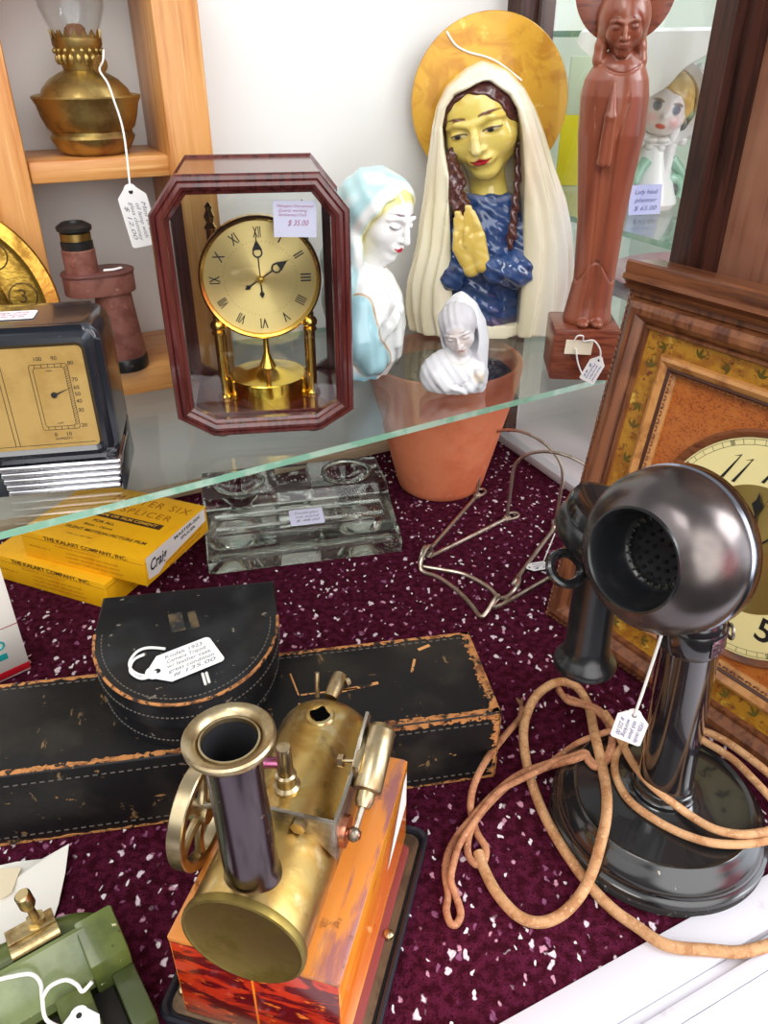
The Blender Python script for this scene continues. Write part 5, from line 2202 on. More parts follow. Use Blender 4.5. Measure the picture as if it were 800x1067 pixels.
# boiler
BZ, BR = .104, .0312
Y4 = Matrix(((1, 0, 0, 0), (0, 0, 1, 0), (0, 1, 0, BZ), (0, 0, 0, 1)))   # lathe axis along +y
b = MB()
prof = [(BR, -.076), (BR, .052)]
for k in range(1, 9):
    a = PI / 2 * k / 8
    prof.append((BR * math.cos(a) if k < 8 else 0, .052 + .022 * math.sin(a)))
b.lathe(prof, 72, M4=Y4, cap=False)
b.build('boiler', boiler_brass, EN)
b = MB()
b.lathe([(0, -.0775), (.0295, -.0775), (.0308, -.0782), (.0322, -.0778), (.0325, -.0760), (.0322, -.0735), (.0312, -.0730)], 72, M4=Y4, cap=False)
b.build('boiler_end', disc_brass, EN)
# chimney
C4 = tr(0, -.0585, .128) @ rot('Y', -1.5)
b = MB()
prof = [(.0155, -.012), (.0150, .002), (.0136, .006), (.0132, .012), (.0126, .070), (.0128, .0885)]
b.lathe(prof, 48, M4=C4, cap=False)
ch = b.build('chimney', gun, EN)
b = MB()
prof = [(.0129, .0880), (.0140, .0895), (.0168, .0915), (.0190, .0932), (.0202, .0952), (.0201, .0968), (.0192, .0977), (.0170, .0973), (.0148, .0958),
        (.0137, .0935), (.0133, .0950), (.0124, .0950), (.0119, .0930)]
b.lathe(prof, 64, M4=C4, cap=False)
b.build('flared_top', nick, EN)
b = MB()
b.lathe([(0, .030), (.0112, .030), (.0112, .0765), (.0113, .0900), (.0118, .0932)], 32, M4=C4, cap=False)
b.build('bore_lining', M('soot black', (.006, .006, .008), .8), ch)  # near-black lining inside the chimney tube
# flywheel, spoked
FW = tr(-.0515, -.016, .108) @ rot('Y', -90)
b = MB()
prof = [(.0272, -.0045), (.0312, -.0045), (.0318, -.0038), (.0318, .0038), (.0312, .0045), (.0272, .0045), (.0258, .0030), (.0258, -.0030)]
b.lathe(prof + [prof[0]], 64, M4=FW, cap=False)
fw = b.build('flywheel', nick, EN)
b = MB()
b.lathe([(0, -.0055), (.0062, -.0055), (.0066, -.0045), (.0066, .0045), (.0062, .0055), (0, .0055)], 28, M4=FW)
b.build('hub', nick, fw)
for k in range(6):
    a = 2 * PI * k / 6 + .3
    b = MB()
    b.tube([(.005 * math.cos(a), .005 * math.sin(a), 0), (.015 * math.cos(a + .12), .015 * math.sin(a + .12), 0), (.0268 * math.cos(a), .0268 * math.sin(a), 0)],
           [.0032, .0026, .0030], 10, smooth=4, M4=FW)
    b.build('spoke', nick, fw)
b = MB()
b.cyl((-.058, -.016, .108), (-.030, -.016, .122), .0022, seg=14)
b.build('axle', steel, EN)
# saddle plate across the boiler with its bolt
b = MB()
arc = [(.0335 * math.sin(a), BZ + .0320 * math.cos(a)) for a in [R(-60 + 120 * k / 12) for k in range(13)]]
top = [(x * 1.0, max(z + .0045, BZ + .030)) for x, z in arc]
poly = list(reversed(arc)) + [(-.026, BZ + .038), (.0325, BZ + .0375), (.0335, BZ + .030)]
b.prism([(.0330, .114), (.0330, .1425), (-.024, .143), (-.030, .128), (-.028, .120), (-.018, .1305), (0, .1353), (.017, .131), (.027, .121)], .0275, .0300,
        M4=Matrix(((1, 0, 0, 0), (0, 0, -1, 0), (0, 1, 0, 0), (0, 0, 0, 1))), bevel=.0004)
b.build('saddle_plate', steel, EN)
b = MB()
b.cyl((.014, -.0295, .1370), (.014, -.0335, .1370), .0042, seg=6)
b.build('bolt', nick, EN)
# side frame carrying the oscillating cylinder
b = MB()
b.prism([(-.0295, .114), (-.020, .110), (-.005, .125), (.006, .134), (.026, .146), (.036, .153), (.032, .160), (.018, .1545), (.004, .1455), (-.012, .1425), (-.0295, .1425)],
        .0315, .0335, M4=Matrix(((0, 0, 1, 0), (1, 0, 0, 0), (0, 1, 0, 0), (0, 0, 0, 1))), bevel=.0004)
b.build('side_frame', steel, EN)
ca, cb = Vector((.0415, .029, .1515)), Vector((.0415, -.002, .1375))
ax_ = (cb - ca).normalized()
b = MB()
b.tube([ca - ax_ * .002, ca, ca + ax_ * .001, cb - ax_ * .001, cb, cb + ax_ * .001], [.0062, .0076, .0080, .0080, .0076, .0060], 28)
b.tube([cb, cb + ax_ * .006, cb + ax_ * .009], [.0050, .0050, .0036], 20)
b.box(tuple((ca + cb) / 2 - Vector((.007, 0, 0))), (.004, .026, .013), .001)
b.build('cylinder', nick, EN)
cr = Vector((.0400, -.0215, .1265))
b = MB()
b.tube([cb + ax_ * .006, cr], .0018, 12)
b.ball(tuple(cr), (.0036, .0040, .0040), 16)
b.build('piston_rod', steel, EN)
b = MB()
b.cyl((.0335, -.0200, .1255), (.0365, -.0200, .1255), .0085, seg=28)
b.cyl((.0360, -.0215, .1265), (.0435, -.0215, .1265), .0022, seg=14)
b.build('crank', M('copper crank', lin(196, 130, 104), .3, 1.0), EN)
b = MB()
b.cyl((-.040, -.0200, .1255), (.0345, -.0200, .1255), .0020, seg=12)
b.build('crankshaft', steel, EN)
b = MB()
b.cyl((.024, .012, .140), (.0315, .012, .142), .0016, seg=10)
b.tube([(.0215, .012, .1395), (.0245, .012, .140)], [.0036, .0036], 6)
b.build('pivot_screw', nick, EN)
# whistle stub and pipe on top
b = MB()
S4 = tr(-.0015, -.008, BZ + BR - .001)
b.lathe([(0, 0), (.0072, 0), (.0075, .002), (.0056, .0035), (.0052, .008), (.0058, .0085), (.0058, .0105), (.0044, .0115), (.0040, .0290), (.0036, .0305), (0, .0308)], 28, M4=S4)
b.build('valve_stub', nick, EN)
b = MB()
b.tube([(-.0045, -.0085, BZ + BR + .0175), (-.014, -.016, BZ + BR + .020), (-.016, -.040, BZ + BR + .020), (-.008, -.050, BZ + BR + .018)], .0030, 14, smooth=6)
b.build('exhaust_pipe', M('purple tinted copper', lin(150, 84, 112), .25, .9), EN)
# filler hole with its collar near the back
H4 = tr(-.001, .0455, BZ + BR - .0006)
b = MB()
b.lathe([(.0052, -.001), (.0052, .0012), (.0062, .0018), (.0080, .0014), (.0088, .0002), (.0092, -.0012)], 40, M4=H4, cap=False)
b.build('filler_collar', boiler_brass, EN)
b = MB()
st = []
for k in range(32):
    a = 2 * PI * k / 32
    st.append(((.0052 + .0013 * math.cos(4 * a)) * math.cos(a), (.0052 + .0013 * math.cos(4 * a)) * math.sin(a)))
b.prism(st, .0008, .0019, M4=H4)
b.build('filler_hole', M('black hole', (.002, .002, .002), 1.0, spec=0.0), EN)
b = MB()
b.tube([(-.002, .068, .128), (-.001, .0765, .131), (-.001, .084, .132)], [.0042, .0052, .0046], 18)
b.tube([(.004, .080, .131), (.006, .082, .131)], [.0030, .0024], 10)
b.build('rear_cock', nick, EN)
b = MB()
b.cyl((-.0125, .072, .122), (-.0140, .078, .137), .0016, seg=10)
b.build('rear_pin', nick, EN)
# ------------------------------------------------------------------ candlestick telephone
enamel = M('black japanned enamel', (.012, .012, .013), .16, coat=.6, coat_rough=.05, layers=[
    dict(scale=45, col=lin(34, 33, 33), lo=.5, hi=.75, rough=.3), dict(scale=160, col=lin(170, 160, 140), lo=.71, hi=.73)])
stem_m = M('polished black stem', (.012, .010, .012), .10, coat=.8, coat_rough=.03)
ebonite = M('black ebonite', (.010, .0105, .012), .28, coat=.25, layers=[dict(scale=60, col=lin(38, 38, 40), lo=.5, hi=.75, rough=.42)])
dome_m = M('worn black metal dome', lin(92, 86, 86), .24, .85, layers=[dict(scale=14, col=lin(128, 118, 112), lo=.45, hi=.7, rough=.3)])
rim_m = M('blued steel rim', lin(150, 156, 170), .16, 1.0)
PH = thing('candlestick_telephone', 'black candlestick telephone with round base and domed mouthpiece at the right', 'telephone', (.1935, .3695, .0002))
b = MB()
b.lathe([(0, 0), (.0725, 0), (.0738, .001), (.0738, .0055), (.0725, .0065)], 96, cap=False)
b.build('felt_foot', M('dark felt', lin(40, 38, 38), .9, layers=[dict(scale=300, col=lin(120, 116, 108), lo=.6, hi=.7)]), PH)
b = MB()
b.lathe([(.0700, .0060), (.0728, .0064), (.0740, .0085), (.0735, .0110), (.0715, .0122), (.0708, .0135), (.0712, .0150), (.0705, .0185), (.0680, .0225), (.0645, .0262),
         (.0625, .0278), (.0615, .0300), (.0600, .0310), (.0585, .0302), (.0575, .0295), (.0400, .0310), (.0270, .0325), (.0225, .0345), (.0215, .0352),
         (.0215, .0385), (.0205, .0392), (.0200, .0405), (.0205, .0415), (.0200, .0440), (.0185, .0450), (0, .045)], 96, cap=False)
b.build('base', enamel, PH)
b = MB()
ST = tr(0, 0, .044) @ rot('Y', -3.6) @ tr(0, 0, -.044)
b.lathe([(.0178, .042), (.0178, .170), (.0184, .171), (.0184, .186), (.0176, .188), (.0150, .196), (0, .200)], 56, cap=False, M4=ST)
b.build('stem', stem_m, PH)
cap_m = M('worn knurled collar', lin(120, 96, 104), .3, .9, bump=('voronoi', 260, .9, .0015))
b = MB()
b.lathe([(.0184, .1655), (.0192, .167), (.0192, .181), (.0184, .183)], 56, cap=False, M4=ST)
col = b.build('top_collar', enamel, PH)
b = MB()
b.lathe([(.0194, .168), (.0198, .169), (.0198, .180), (.0194, .181)], 20, cap=False, a0=R(-75), a1=R(0), M4=ST)
b.build('collar_plate', cap_m, col)
b = MB()
b.tube([(.0215 + 0, -.004 + .004 * math.cos(a), .176 + .0045 * math.sin(a)) for a in [2 * PI * k / 16 for k in range(16)]], .0011, 8, closed=True, M4=ST)
b.build('ring', steel, col)
HC = Vector((.1575, .360, .2400)) - Vector((.1935, .3695, .0002))
fdir = Vector((-.80, -.58, .19)).normalized()
HD = frame(HC, fdir.orthogonal(), fdir)
# straighten: local x horizontal
xh = Vector((0, 0, 1)).cross(fdir).normalized()
HD = frame(HC, xh, fdir)
b = MB()
b.tube([tuple(ST @ Vector((0, 0, .186))), (-.013, .001, .203), (-.016, .002, .222), tuple(HD @ Vector((0, 0, -.016)))], [.0165, .0130, .0115, .0115], 24, smooth=5)
b.build('transmitter_bracket', enamel, PH)
b = MB()
b.lathe([(0, -.026), (.020, -.026), (.030, -.022), (.038, -.014), (.0425, -.0095)], 72, M4=HD, cap=False)
b.build('transmitter_back', ebonite, PH)
b = MB()
b.lathe([(.0425, -.0100), (.0462, -.0095), (.0472, -.0080), (.0472, -.0005), (.0462, .0008)], 96, M4=HD, cap=False)
b.build('rim_band', rim_m, PH)
b = MB()
b.lathe([(.0462, .0005), (.0466, .0030), (.0462, .0085), (.0448, .0155), (.0420, .0225), (.0380, .0285), (.0330, .0330), (.0285, .0352)], 96, M4=HD, cap=False)
b.build('dome', dome_m, PH)
b = MB()
b.lathe([(.0288, .0350), (.0284, .0362), (.0274, .0364), (.0264, .0350), (.0254, .0290), (.0240, .0200), (.0222, .0130), (.0205, .0105), (.0195, .0100), (.0190, .0070), (0, .0060)], 80, M4=HD, cap=False)
mp = b.build('mouthpiece', ebonite, PH)
hole = M('hole black', (.002, .002, .002), .9)
b = MB()
for ring_r, n in ((.0060, 6), (.0110, 12), (.0160, 18)):
    for k in range(n):
        a = 2 * PI * k / n
        b.lathe([(.0011, .0072), (.0011, .0077), (0, .0077)], 10, M4=HD @ tr(ring_r * math.cos(a), ring_r * math.sin(a), 0))
b.build('perforations', hole, mp)
b = MB()
for k in range(26):
    a = 2 * PI * k / 26
    b.box((.0192 * math.cos(a), .0192 * math.sin(a), .0110), (.0012, .0030, .0012), .0003, M4=HD @ rot('Z', 0), rz=a + PI / 2)
b.build('grille_teeth', M('worn metal edge', lin(90, 84, 74), .4, .8), mp)
b = MB()
sc = HD @ Vector((.030, .030, .010))
b.ball(tuple(HD @ Vector((.0262, .0280, .0205))), .0012, 10)
b.build('screw', hole, PH)
# receiver hook
b = MB()
hk = [Vector(p) - Vector((.1935, .3695, .0002)) for p in ((.178, .371, .205), (.160, .374, .204), (.140, .380, .2035), (.127, .385, .2025), (.1185, .386, .2035))]
b.tube(hk, [.0042, .0040, .0034, .0030, .0028], 12, smooth=5, flat=.6)
hc = Vector((.1085, .3855, .2090)) - Vector((.1935, .3695, .0002))
rx_, ry_ = Vector((.93, .1, -.32)).normalized(), Vector((.15, .75, .62)).normalized()
b.tube([hc + rx_ * (.0105 * math.cos(a)) + ry_ * (.0095 * math.sin(a)) for a in [2 * PI * k / 28 for k in range(28)]], .0029, 10, closed=True)
b.build('receiver_hook', enamel, PH)
# ---- receiver, hanging on the hook
RC = thing('telephone_receiver', 'black telephone receiver hanging on the hook left of the stem', 'telephone receiver', (.1350, .402, .117))
b = MB()
T4 = rot('X', -3)
b.lathe([(0, .0008), (.0150, .0008), (.0185, 0), (.0205, .0015), (.0210, .0045), (.0200, .0075), (.0172, .0110), (.0155, .0140), (.0146, .020), (.0142, .060), (.0140, .082), (.0146, .088)], 56, M4=T4, cap=False)
b.build('shell', ebonite, RC)
b = MB()
T5 = T4 @ tr(-.002, 0, .096) @ rot('Y', 20) @ rot('X', 8) @ Matrix.Scale(1.08, 4)
b.lathe([(.0140, -.010), (.0200, -.006), (.0275, .000), (.0292, .004), (.0296, .009), (.0288, .0125), (.0272, .0140)], 64, M4=T5, cap=False)
b.build('bell', ebonite, RC)
b = MB()
b.lathe([(.0274, .0138), (.0288, .0148), (.0290, .0195), (.0280, .0225), (.0250, .0232), (.0205, .0205), (.0120, .0175), (.0040, .0165), (.0036, .0130), (0, .0130)], 64, M4=T5, cap=False)
b.build('ear_cap', enamel, RC)

# ---- brown cloth cord
cordm = M('brown cloth cord', lin(196, 150, 106), .8, layers=[dict(scale=90, col=lin(166, 116, 74), lo=.42, hi=.64), dict(scale=500, col=lin(214, 176, 136), lo=.55, hi=.7)],
          bump=('noise', 1400, .6, .0006))
cordt = M('reddish cloth cord', lin(186, 130, 94), .8, layers=[dict(scale=90, col=lin(156, 100, 70), lo=.42, hi=.64), dict(scale=500, col=lin(206, 160, 122), lo=.55, hi=.7)],
          bump=('noise', 1400, .6, .0006))
c0 = Vector((.10, .36, 0))
CD = thing('fabric_cord', 'tangled brown cloth covered cord looping over the carpet beside the telephone', 'cord', tuple(c0))


def cpx(x, y):
    return 450 + x / 3.68, 690 + y / 3.68


BPR = [(0, .045), (.0200, .045), (.0222, .0365), (.0270, .0325), (.0400, .0310), (.0575, .0297), (.0600, .0312), (.0625, .0280), (.0645, .0262), (.0680, .0225), (.0705, .0185),
       (.0715, .0125), (.0740, .0085), (.0742, .0)]


def over_base(x, y, r, lift=0.0):
    """height at which a cord of radius r, seen at (x, y), rests on the telephone base or the carpet"""
    rs, hs = [a for a, _ in BPR], [h for _, h in BPR]
    z = .060
    while z > r:
        p = on_plane(x, y, z)
        d = (p.xy - Vector((.1935, .3695))).length
        h = float(np.interp(d - r * .6, rs, hs, right=0.0))
        if z <= h + r:
            break
        z -= .0004
    return max(z, r) + lift


def cord(name, pts, r, mat, sm=8):
    b = MB()
    b.tube([on_plane(x, y, max(z, over_base(x, y, r))) - c0 for x, y, z in pts], r, 12, smooth=sm)
    return b.build(name, mat, CD)


q = lambda x, y, z: (*cpx(x, y), z)
cord('thick_cord', [(830, 972, .004), (800, 985, .0045), (770, 992, .0060), (740, 990, .0062), q(900, 1085, .006), q(780, 1010, .004), q(690, 945, .0035), q(600, 850, .004), q(500, 710, .006), q(430, 585, .006), q(385, 470, .006),
                    q(358, 360, .010), q(352, 250, .014), q(385, 150, .016), q(440, 95, .016), q(500, 75, .014), q(560, 100, .012), q(600, 170, .010), q(622, 270, .012),
                    q(648, 380, .020), q(668, 490, .026), q(668, 590, .026), q(645, 700, .020), q(612, 810, .012), q(560, 905, .006), q(485, 975, .0034), q(400, 998, .0034),
                    q(320, 965, .0034), q(245, 880, .0034), q(198, 790, .0034), q(178, 730, .0034)], .0037, cordm)
cord('cord_end', [q(345, 175, .004), q(338, 215, .0040), q(285, 275, .014), q(215, 365, .030), q(165, 460, .028), q(148, 540, .014), q(155, 600, .0034), q(175, 660, .0034), q(205, 710, .0030), q(200, 760, .0030),
                  q(170, 775, .0030), q(140, 740, .0030), q(138, 680, .0050), q(165, 610, .0075), q(230, 530, .0075), q(330, 445, .0075), q(450, 400, .013), q(540, 375, .0135), q(590, 360, .0150), q(600, 380, .0165),
                  q(632, 402, .0195), q(675, 370, .019), q(695, 300, .018), q(680, 230, .018), q(635, 180, .017), q(570, 155, .015), q(505, 130, .010), q(485, 105, .006)], .0026, cordt)
cord('twisted_cord', [q(485, 100, .0105), q(520, 150, .0160), q(580, 165, .019), q(632, 192, .021), q(674, 240, .022), q(688, 300, .022), q(668, 360, .023), q(632, 392, .0235), q(606, 372, .020), q(586, 346, .0190),
                      q(540, 360, .0175), q(450, 386, .0170), q(330, 432, .0115), q(225, 516, .0115), q(150, 600, .010), q(100, 660, .0036), q(62, 730, .0034), q(50, 810, .0034), q(62, 890, .0034), q(55, 950, .0034),
                      q(70, 1000, .0034), q(95, 1003, .0034), q(110, 960, .0034), q(90, 890, .0050), q(72, 830, .0080), q(88, 750, .0085), q(110, 690, .008), q(170, 600, .0125), q(250, 500, .0125), q(360, 440, .0165), q(430, 405, .0205),
                      q(500, 350, .012), q(560, 310, .010), q(620, 285, .030), q(680, 265, .036), q(740, 255, .0385)], .0024, cordt)
# frayed end
rnd = random.Random(9)
b = MB()
pe = on_plane(*cpx(345, 175), .004) - c0
for k in range(9):
    d = Vector((rnd.uniform(-.004, .004), rnd.uniform(.002, .010), rnd.uniform(0, .006)))
    b.tube([pe, pe + d * .6 + Vector((rnd.uniform(-.001, .001), 0, .001)), pe + d], .0008, 5, smooth=3)
b.build('frayed_end', M('brown frayed threads', lin(140, 96, 70), .9), CD)
f = lambda x, y, z: (620 + x / 4.106, 640 + y / 4.106, z)
cord('base_loop', [f(200, 480, .0345), f(150, 520, .0345), f(105, 580, .0345), f(85, 620, .0345), f(88, 690, .0350), f(125, 770, .0350), f(190, 835, .0350), f(300, 905, .0350), f(400, 950, .0355),
                   f(500, 978, .0360), f(600, 985, .0350), f(700, 975, .034), f(800, 945, .030), f(900, 900, .02), f(980, 830, .008)], .0028, cordm)
cord('base_loop', [f(40, 420, .040), f(90, 500, .0385), f(150, 620, .0385), f(210, 700, .0385), f(280, 765, .0385), f(390, 850, .0385), f(500, 915, .0385), f(600, 940, .0390), f(680, 938, .0390), f(760, 918, .038), f(860, 850, .033), f(930, 770, .020)], .0028, cordm)
cord('base_loop', [f(435, 520, .0345), f(450, 500, .0345), f(490, 510, .0345), f(560, 545, .0345), f(640, 600, .0345), f(740, 680, .033), f(840, 780, .020)], .0030, cordm)
cord('base_loop', [f(440, 520, .0380), f(470, 545, .036), f(530, 580, .0355), f(600, 630, .0355), f(670, 700, .0355), f(740, 775, .033), f(800, 850, .020)], .0028, cordm)

sp_ = Vector((.157, .360, .1035))
tm = frame(sp_, (-.12, -.02, -1), (-.35, -.85, .35))
price_tag('small white tag on a long string hanging beside the telephone stem', tm, .025, .0195, ['1920s candle', 'stick phone', 'working', '# 225.00'], blue_ink,
          [[tm @ Vector((-.0105, 0, .0005)), sp_ + Vector((.003, .0, .030)), Vector((.1625, .361, .160)), Vector((.166, .362, .2035))]], .0010)
# ------------------------------------------------------------------ large square wall clock leaning at the right
walnut = M('stained walnut moulding', lin(128, 78, 48), .3, coat=.3, layers=[
    dict(scale=30, stretch=(.4, 5, 5), col=lin(84, 46, 30), lo=.42, hi=.66, detail=6), dict(scale=12, col=lin(160, 106, 64), lo=.55, hi=.75)])
walnut_v = M('stained walnut moulding upright', lin(128, 78, 48), .3, coat=.3, layers=[
    dict(scale=30, stretch=(5, .4, 5), col=lin(84, 46, 30), lo=.42, hi=.66, detail=6), dict(scale=12, col=lin(160, 106, 64), lo=.55, hi=.75)])
dark_line = M('dark walnut', lin(66, 34, 24), .35, coat=.3)
light_line = M('light oak moulding', lin(190, 134, 76), .32, coat=.3, layers=[dict(scale=60, stretch=(1, 1, 1), col=lin(150, 96, 50), lo=.45, hi=.65)])
gilt = M('mottled yellow band', lin(172, 122, 34), .4, coat=.2, layers=[
    dict(scale=90, col=lin(146, 92, 26), lo=.42, hi=.6), dict(scale=160, col=lin(118, 60, 28), lo=.6, hi=.68), dict(scale=50, col=lin(206, 170, 72), lo=.58, hi=.7)])
burl = M('speckled orange burl', lin(178, 98, 40), .36, coat=.25, layers=[
    dict(scale=420, stretch=(1, 2.0, 1), rot=(0, 0, .5), col=lin(128, 62, 24), lo=.50, hi=.62), dict(scale=40, col=lin(190, 114, 50), lo=.45, hi=.7)])
cream = M('cream dial', lin(236, 222, 158), .32, coat=.3)
p0 = Vector((.1551, .6056, .0004))
hx = Vector((.568, -.823, 0)).normalized()
upv = (Vector((.1993, .6356, .3311)) - p0)
CKM = frame(p0, hx, hx.cross(upv))
WC = thing('wall_clock', 'large square wooden wall clock with cream dial leaning behind the telephone', 'clock', mat=CKM)
W_, H_ = .32, .3125


def mitred(prof, w, h, x0=0.0, y0=0.0):
    """prof: (inset, height) section swept round a rectangle"""
    lp = []
    for i, z in prof:
        lp.append([(x0 + i, y0 + i, z), (x0 + w - i, y0 + i, z), (x0 + w - i, y0 + h - i, z), (x0 + i, y0 + h - i, z)])
    return lp


def frame_part(name, prof, mat, parent=WC):
    b = MB()
    lp = mitred(prof, W_, H_)
    b.ring_strip(lp + [lp[0]])
    return b.build(name, mat, parent, angle=30)


D0 = -.036
frame_part('outer_rail', [(0, D0), (0, -.004), (.001, -.002), (.0045, -.002), (.0055, -.004), (.0075, .0035), (.0120, .0060), (.0165, .0052), (.0205, .0010), (.0225, -.003),
                          (.0235, -.0015), (.0255, -.0015), (.0265, -.004), (.0265, D0)], walnut_v)
frame_part('gilt_band', [(.0265, -.020), (.0265, -.0055), (.0425, -.0085), (.0425, -.020)], gilt)
frame_part('inner_moulding', [(.0420, -.022), (.0420, -.0075), (.0435, -.0045), (.0460, -.0035), (.0490, -.0050), (.0510, -.0075), (.0530, -.0075), (.0545, -.010), (.0570, -.013), (.0570, -.022)], light_line)
frame_part('dark_groove', [(.0505, -.022), (.0505, -.0072), (.0520, -.0062), (.0535, -.0075), (.0535, -.022)], dark_line)
# rope carving along the outer edge
b = MB()
for side in range(4):
    n = 66
    for k in range(n):
        s = (k + .5) / n
        if side == 0:
            c = (.0027, H_ * s); a = 90
        elif side == 1:
            c = (W_ - .0027, H_ * s); a = 90
        elif side == 2:
            c = (W_ * s, .0027); a = 0
        else:
            continue
        b.ball((0, 0, 0), (.0027, .0013, .0013), 8, M4=tr(c[0], c[1], -.0016) @ rot('Z', a + 35))
b.build('rope_carving', walnut, WC)
# fine carving beads on the inner moulding
b = MB()
for k in range(70):
    s = .044 + (H_ - .088) * k / 69
    b.ball((0, 0, 0), (.0018, .0009, .0008), 8, M4=tr(.0545, s, -.0095) @ rot('Z', 40 if k % 2 else -40))
    s = .044 + (W_ - .088) * k / 69
    for y in (H_ - .0545, .0545):
        b.ball((0, 0, 0), (.0018, .0009, .0008), 8, M4=tr(s, y, -.0095) @ rot('Z', 40 if k % 2 else -40))
b.build('bead_carving', walnut, WC)
# cornice on top
b = MB()
cp = [(.3125, D0), (.3125, .0030), (.3155, .0060), (.3165, .0035), (.3195, .0075), (.3205, .0100), (.3240, .0100), (.3250, .0075), (.3290, .0090), (.3335, .0090), (.3350, .0070), (.3350, D0)]
YZX = Matrix(((0, 0, 1, 0), (1, 0, 0, 0), (0, 1, 0, 0), (0, 0, 0, 1)))
b.prism(cp, -.001, W_ + .001, M4=YZX)
b.build('cornice', walnut, WC, angle=30)
b = MB()
b.box((W_ / 2, H_ / 2, -.0180), (W_ - .085, H_ - .085, .006))
b.box((W_ / 2, H_ / 2, -.0320), (W_ - .010, H_ - .010, .006))
b.build('burl_panel', burl, WC)
# leaf sprigs on the gilt band
leafm = M('dark green painted leaf', lin(92, 78, 24), .5)
b = MB()
rnd = random.Random(11)


def leaf(b, x, y, a, s):
    c = math.cos(a), math.sin(a)
    pts = [(0, 0), (.35, .16), (.7, .13), (1, 0), (.7, -.13), (.35, -.16)]
    z = -.0068 + .0001
    vs = []
    for u_, v_ in pts:
        X, Y = x + s * (u_ * c[0] - v_ * c[1]), y + s * (u_ * c[1] + v_ * c[0])
        i = min(X, Y, W_ - X, H_ - Y)
        vs.append((X, Y, -.0055 - (i - .0265) / .016 * .003 + .0003))
    b.add(vs, [tuple(range(6))])


def sprig(x, y, a, s):
    b = MB()
    for da in (-.75, 0, .75):
        leaf(b, x, y, a + da, s * (1 if da == 0 else .85))
    b.build('leaf_sprig', leafm, WC, smooth=False)


for k in range(9):
    sprig(.045 + .028 * k + rnd.uniform(-.004, .004), H_ - .036, rnd.choice((.4, 1.2, 2.4, 3.4)), .0085)
    sprig(.035, H_ - .055 - .028 * k + rnd.uniform(-.004, .004), rnd.choice((.8, 1.6, 4.2, 5.0)), .0085)
    sprig(.045 + .028 * k + rnd.uniform(-.004, .004), .034, rnd.choice((.4, 1.2, 2.4, 3.4)), .0085)
b = MB()
for k in range(150):
    s = rnd.uniform(.03, W_ - .03)
    e = rnd.choice((0, 1, 2))
    i = rnd.uniform(.029, .040)
    x, y = ((s, H_ - i), (i, s * H_ / W_), (s, i))[e]
    z = -.0055 - (i - .0265) / .016 * .003 + .0003
    a = rnd.uniform(0, 6.28)
    b.tube([(x + .0018 * math.cos(a + t_), y + .0018 * math.sin(a + t_), z) for t_ in (0, .8, 1.6, 2.4)], .0003, 4)
b.build('scroll_flecks', M('brown painted scroll', lin(112, 62, 26), .5), WC, smooth=False)
# dial
DX, DY, DRR = .160, .1525, .0865
b = MB()
b.lathe([(DRR - .002, -.015), (DRR + .005, -.015), (DRR + .0055, -.0125), (DRR + .0035, -.0105), (DRR + .001, -.0115), (DRR - .001, -.0135)], 96, M4=tr(DX, DY, 0), cap=False)
b.build('bezel', walnut, WC)
b = MB()
b.lathe([(0, -.0140), (DRR, -.0140), (DRR, -.0160), (0, -.0160)], 96, M4=tr(DX, DY, 0))
dl = b.build('dial', cream, WC)
sun2 = M('radial brushed brass', lin(206, 178, 104), .34, .9)
sunburst(sun2)
lathe_obj('dial_centre', [(0, .0004), (.0500, .0004), (.0500, 0), (0, 0)], sun2, WC, tr(DX, DY, -.0139))
b = MB()
Z4 = tr(DX, DY, -.0138)
for k in range(60):
    a = 2 * PI * k / 60
    stroke(b, 0, .0800, 0, .0840, .00035, Z4 @ Matrix.Rotation(a, 4, 'Z'), .0)
for r0 in (.0800, .0840):
    for k in range(120):
        a, c = 2 * PI * k / 120, 2 * PI * (k + 1) / 120
        stroke(b, r0 * math.cos(a), r0 * math.sin(a), r0 * math.cos(c), r0 * math.sin(c), .0003, Z4, 0)
for k in range(1, 13):
    a = PI / 2 - 2 * PI * k / 12
    b.text(str(k * 5), .0045, Z4 @ tr(.082 * math.cos(a), .082 * math.sin(a), .0001) @ Matrix.Rotation(a - PI / 2, 4, 'Z'), .00003)
b.build('minute_track', black_ink, dl)
b = MB()


def slim_one(b, x, y, h, lean):
    """a slender 1: hairline top swelling towards the foot, with a small flag"""
    P = lambda t, o: (x + lean * (t - .5) * h + o, y + (t - .5) * h, .0001)
    b.add([P(0, -.0013), P(0, .0013), P(.5, .0010), P(1, .0004), P(1, -.0002), P(.5, -.0008)], [tuple(range(6))], Z4)
    b.add([P(1, .0003), P(.86, -.0040), P(.87, -.0040), P(.93, -.0006)], [(0, 3, 2, 1)], Z4)


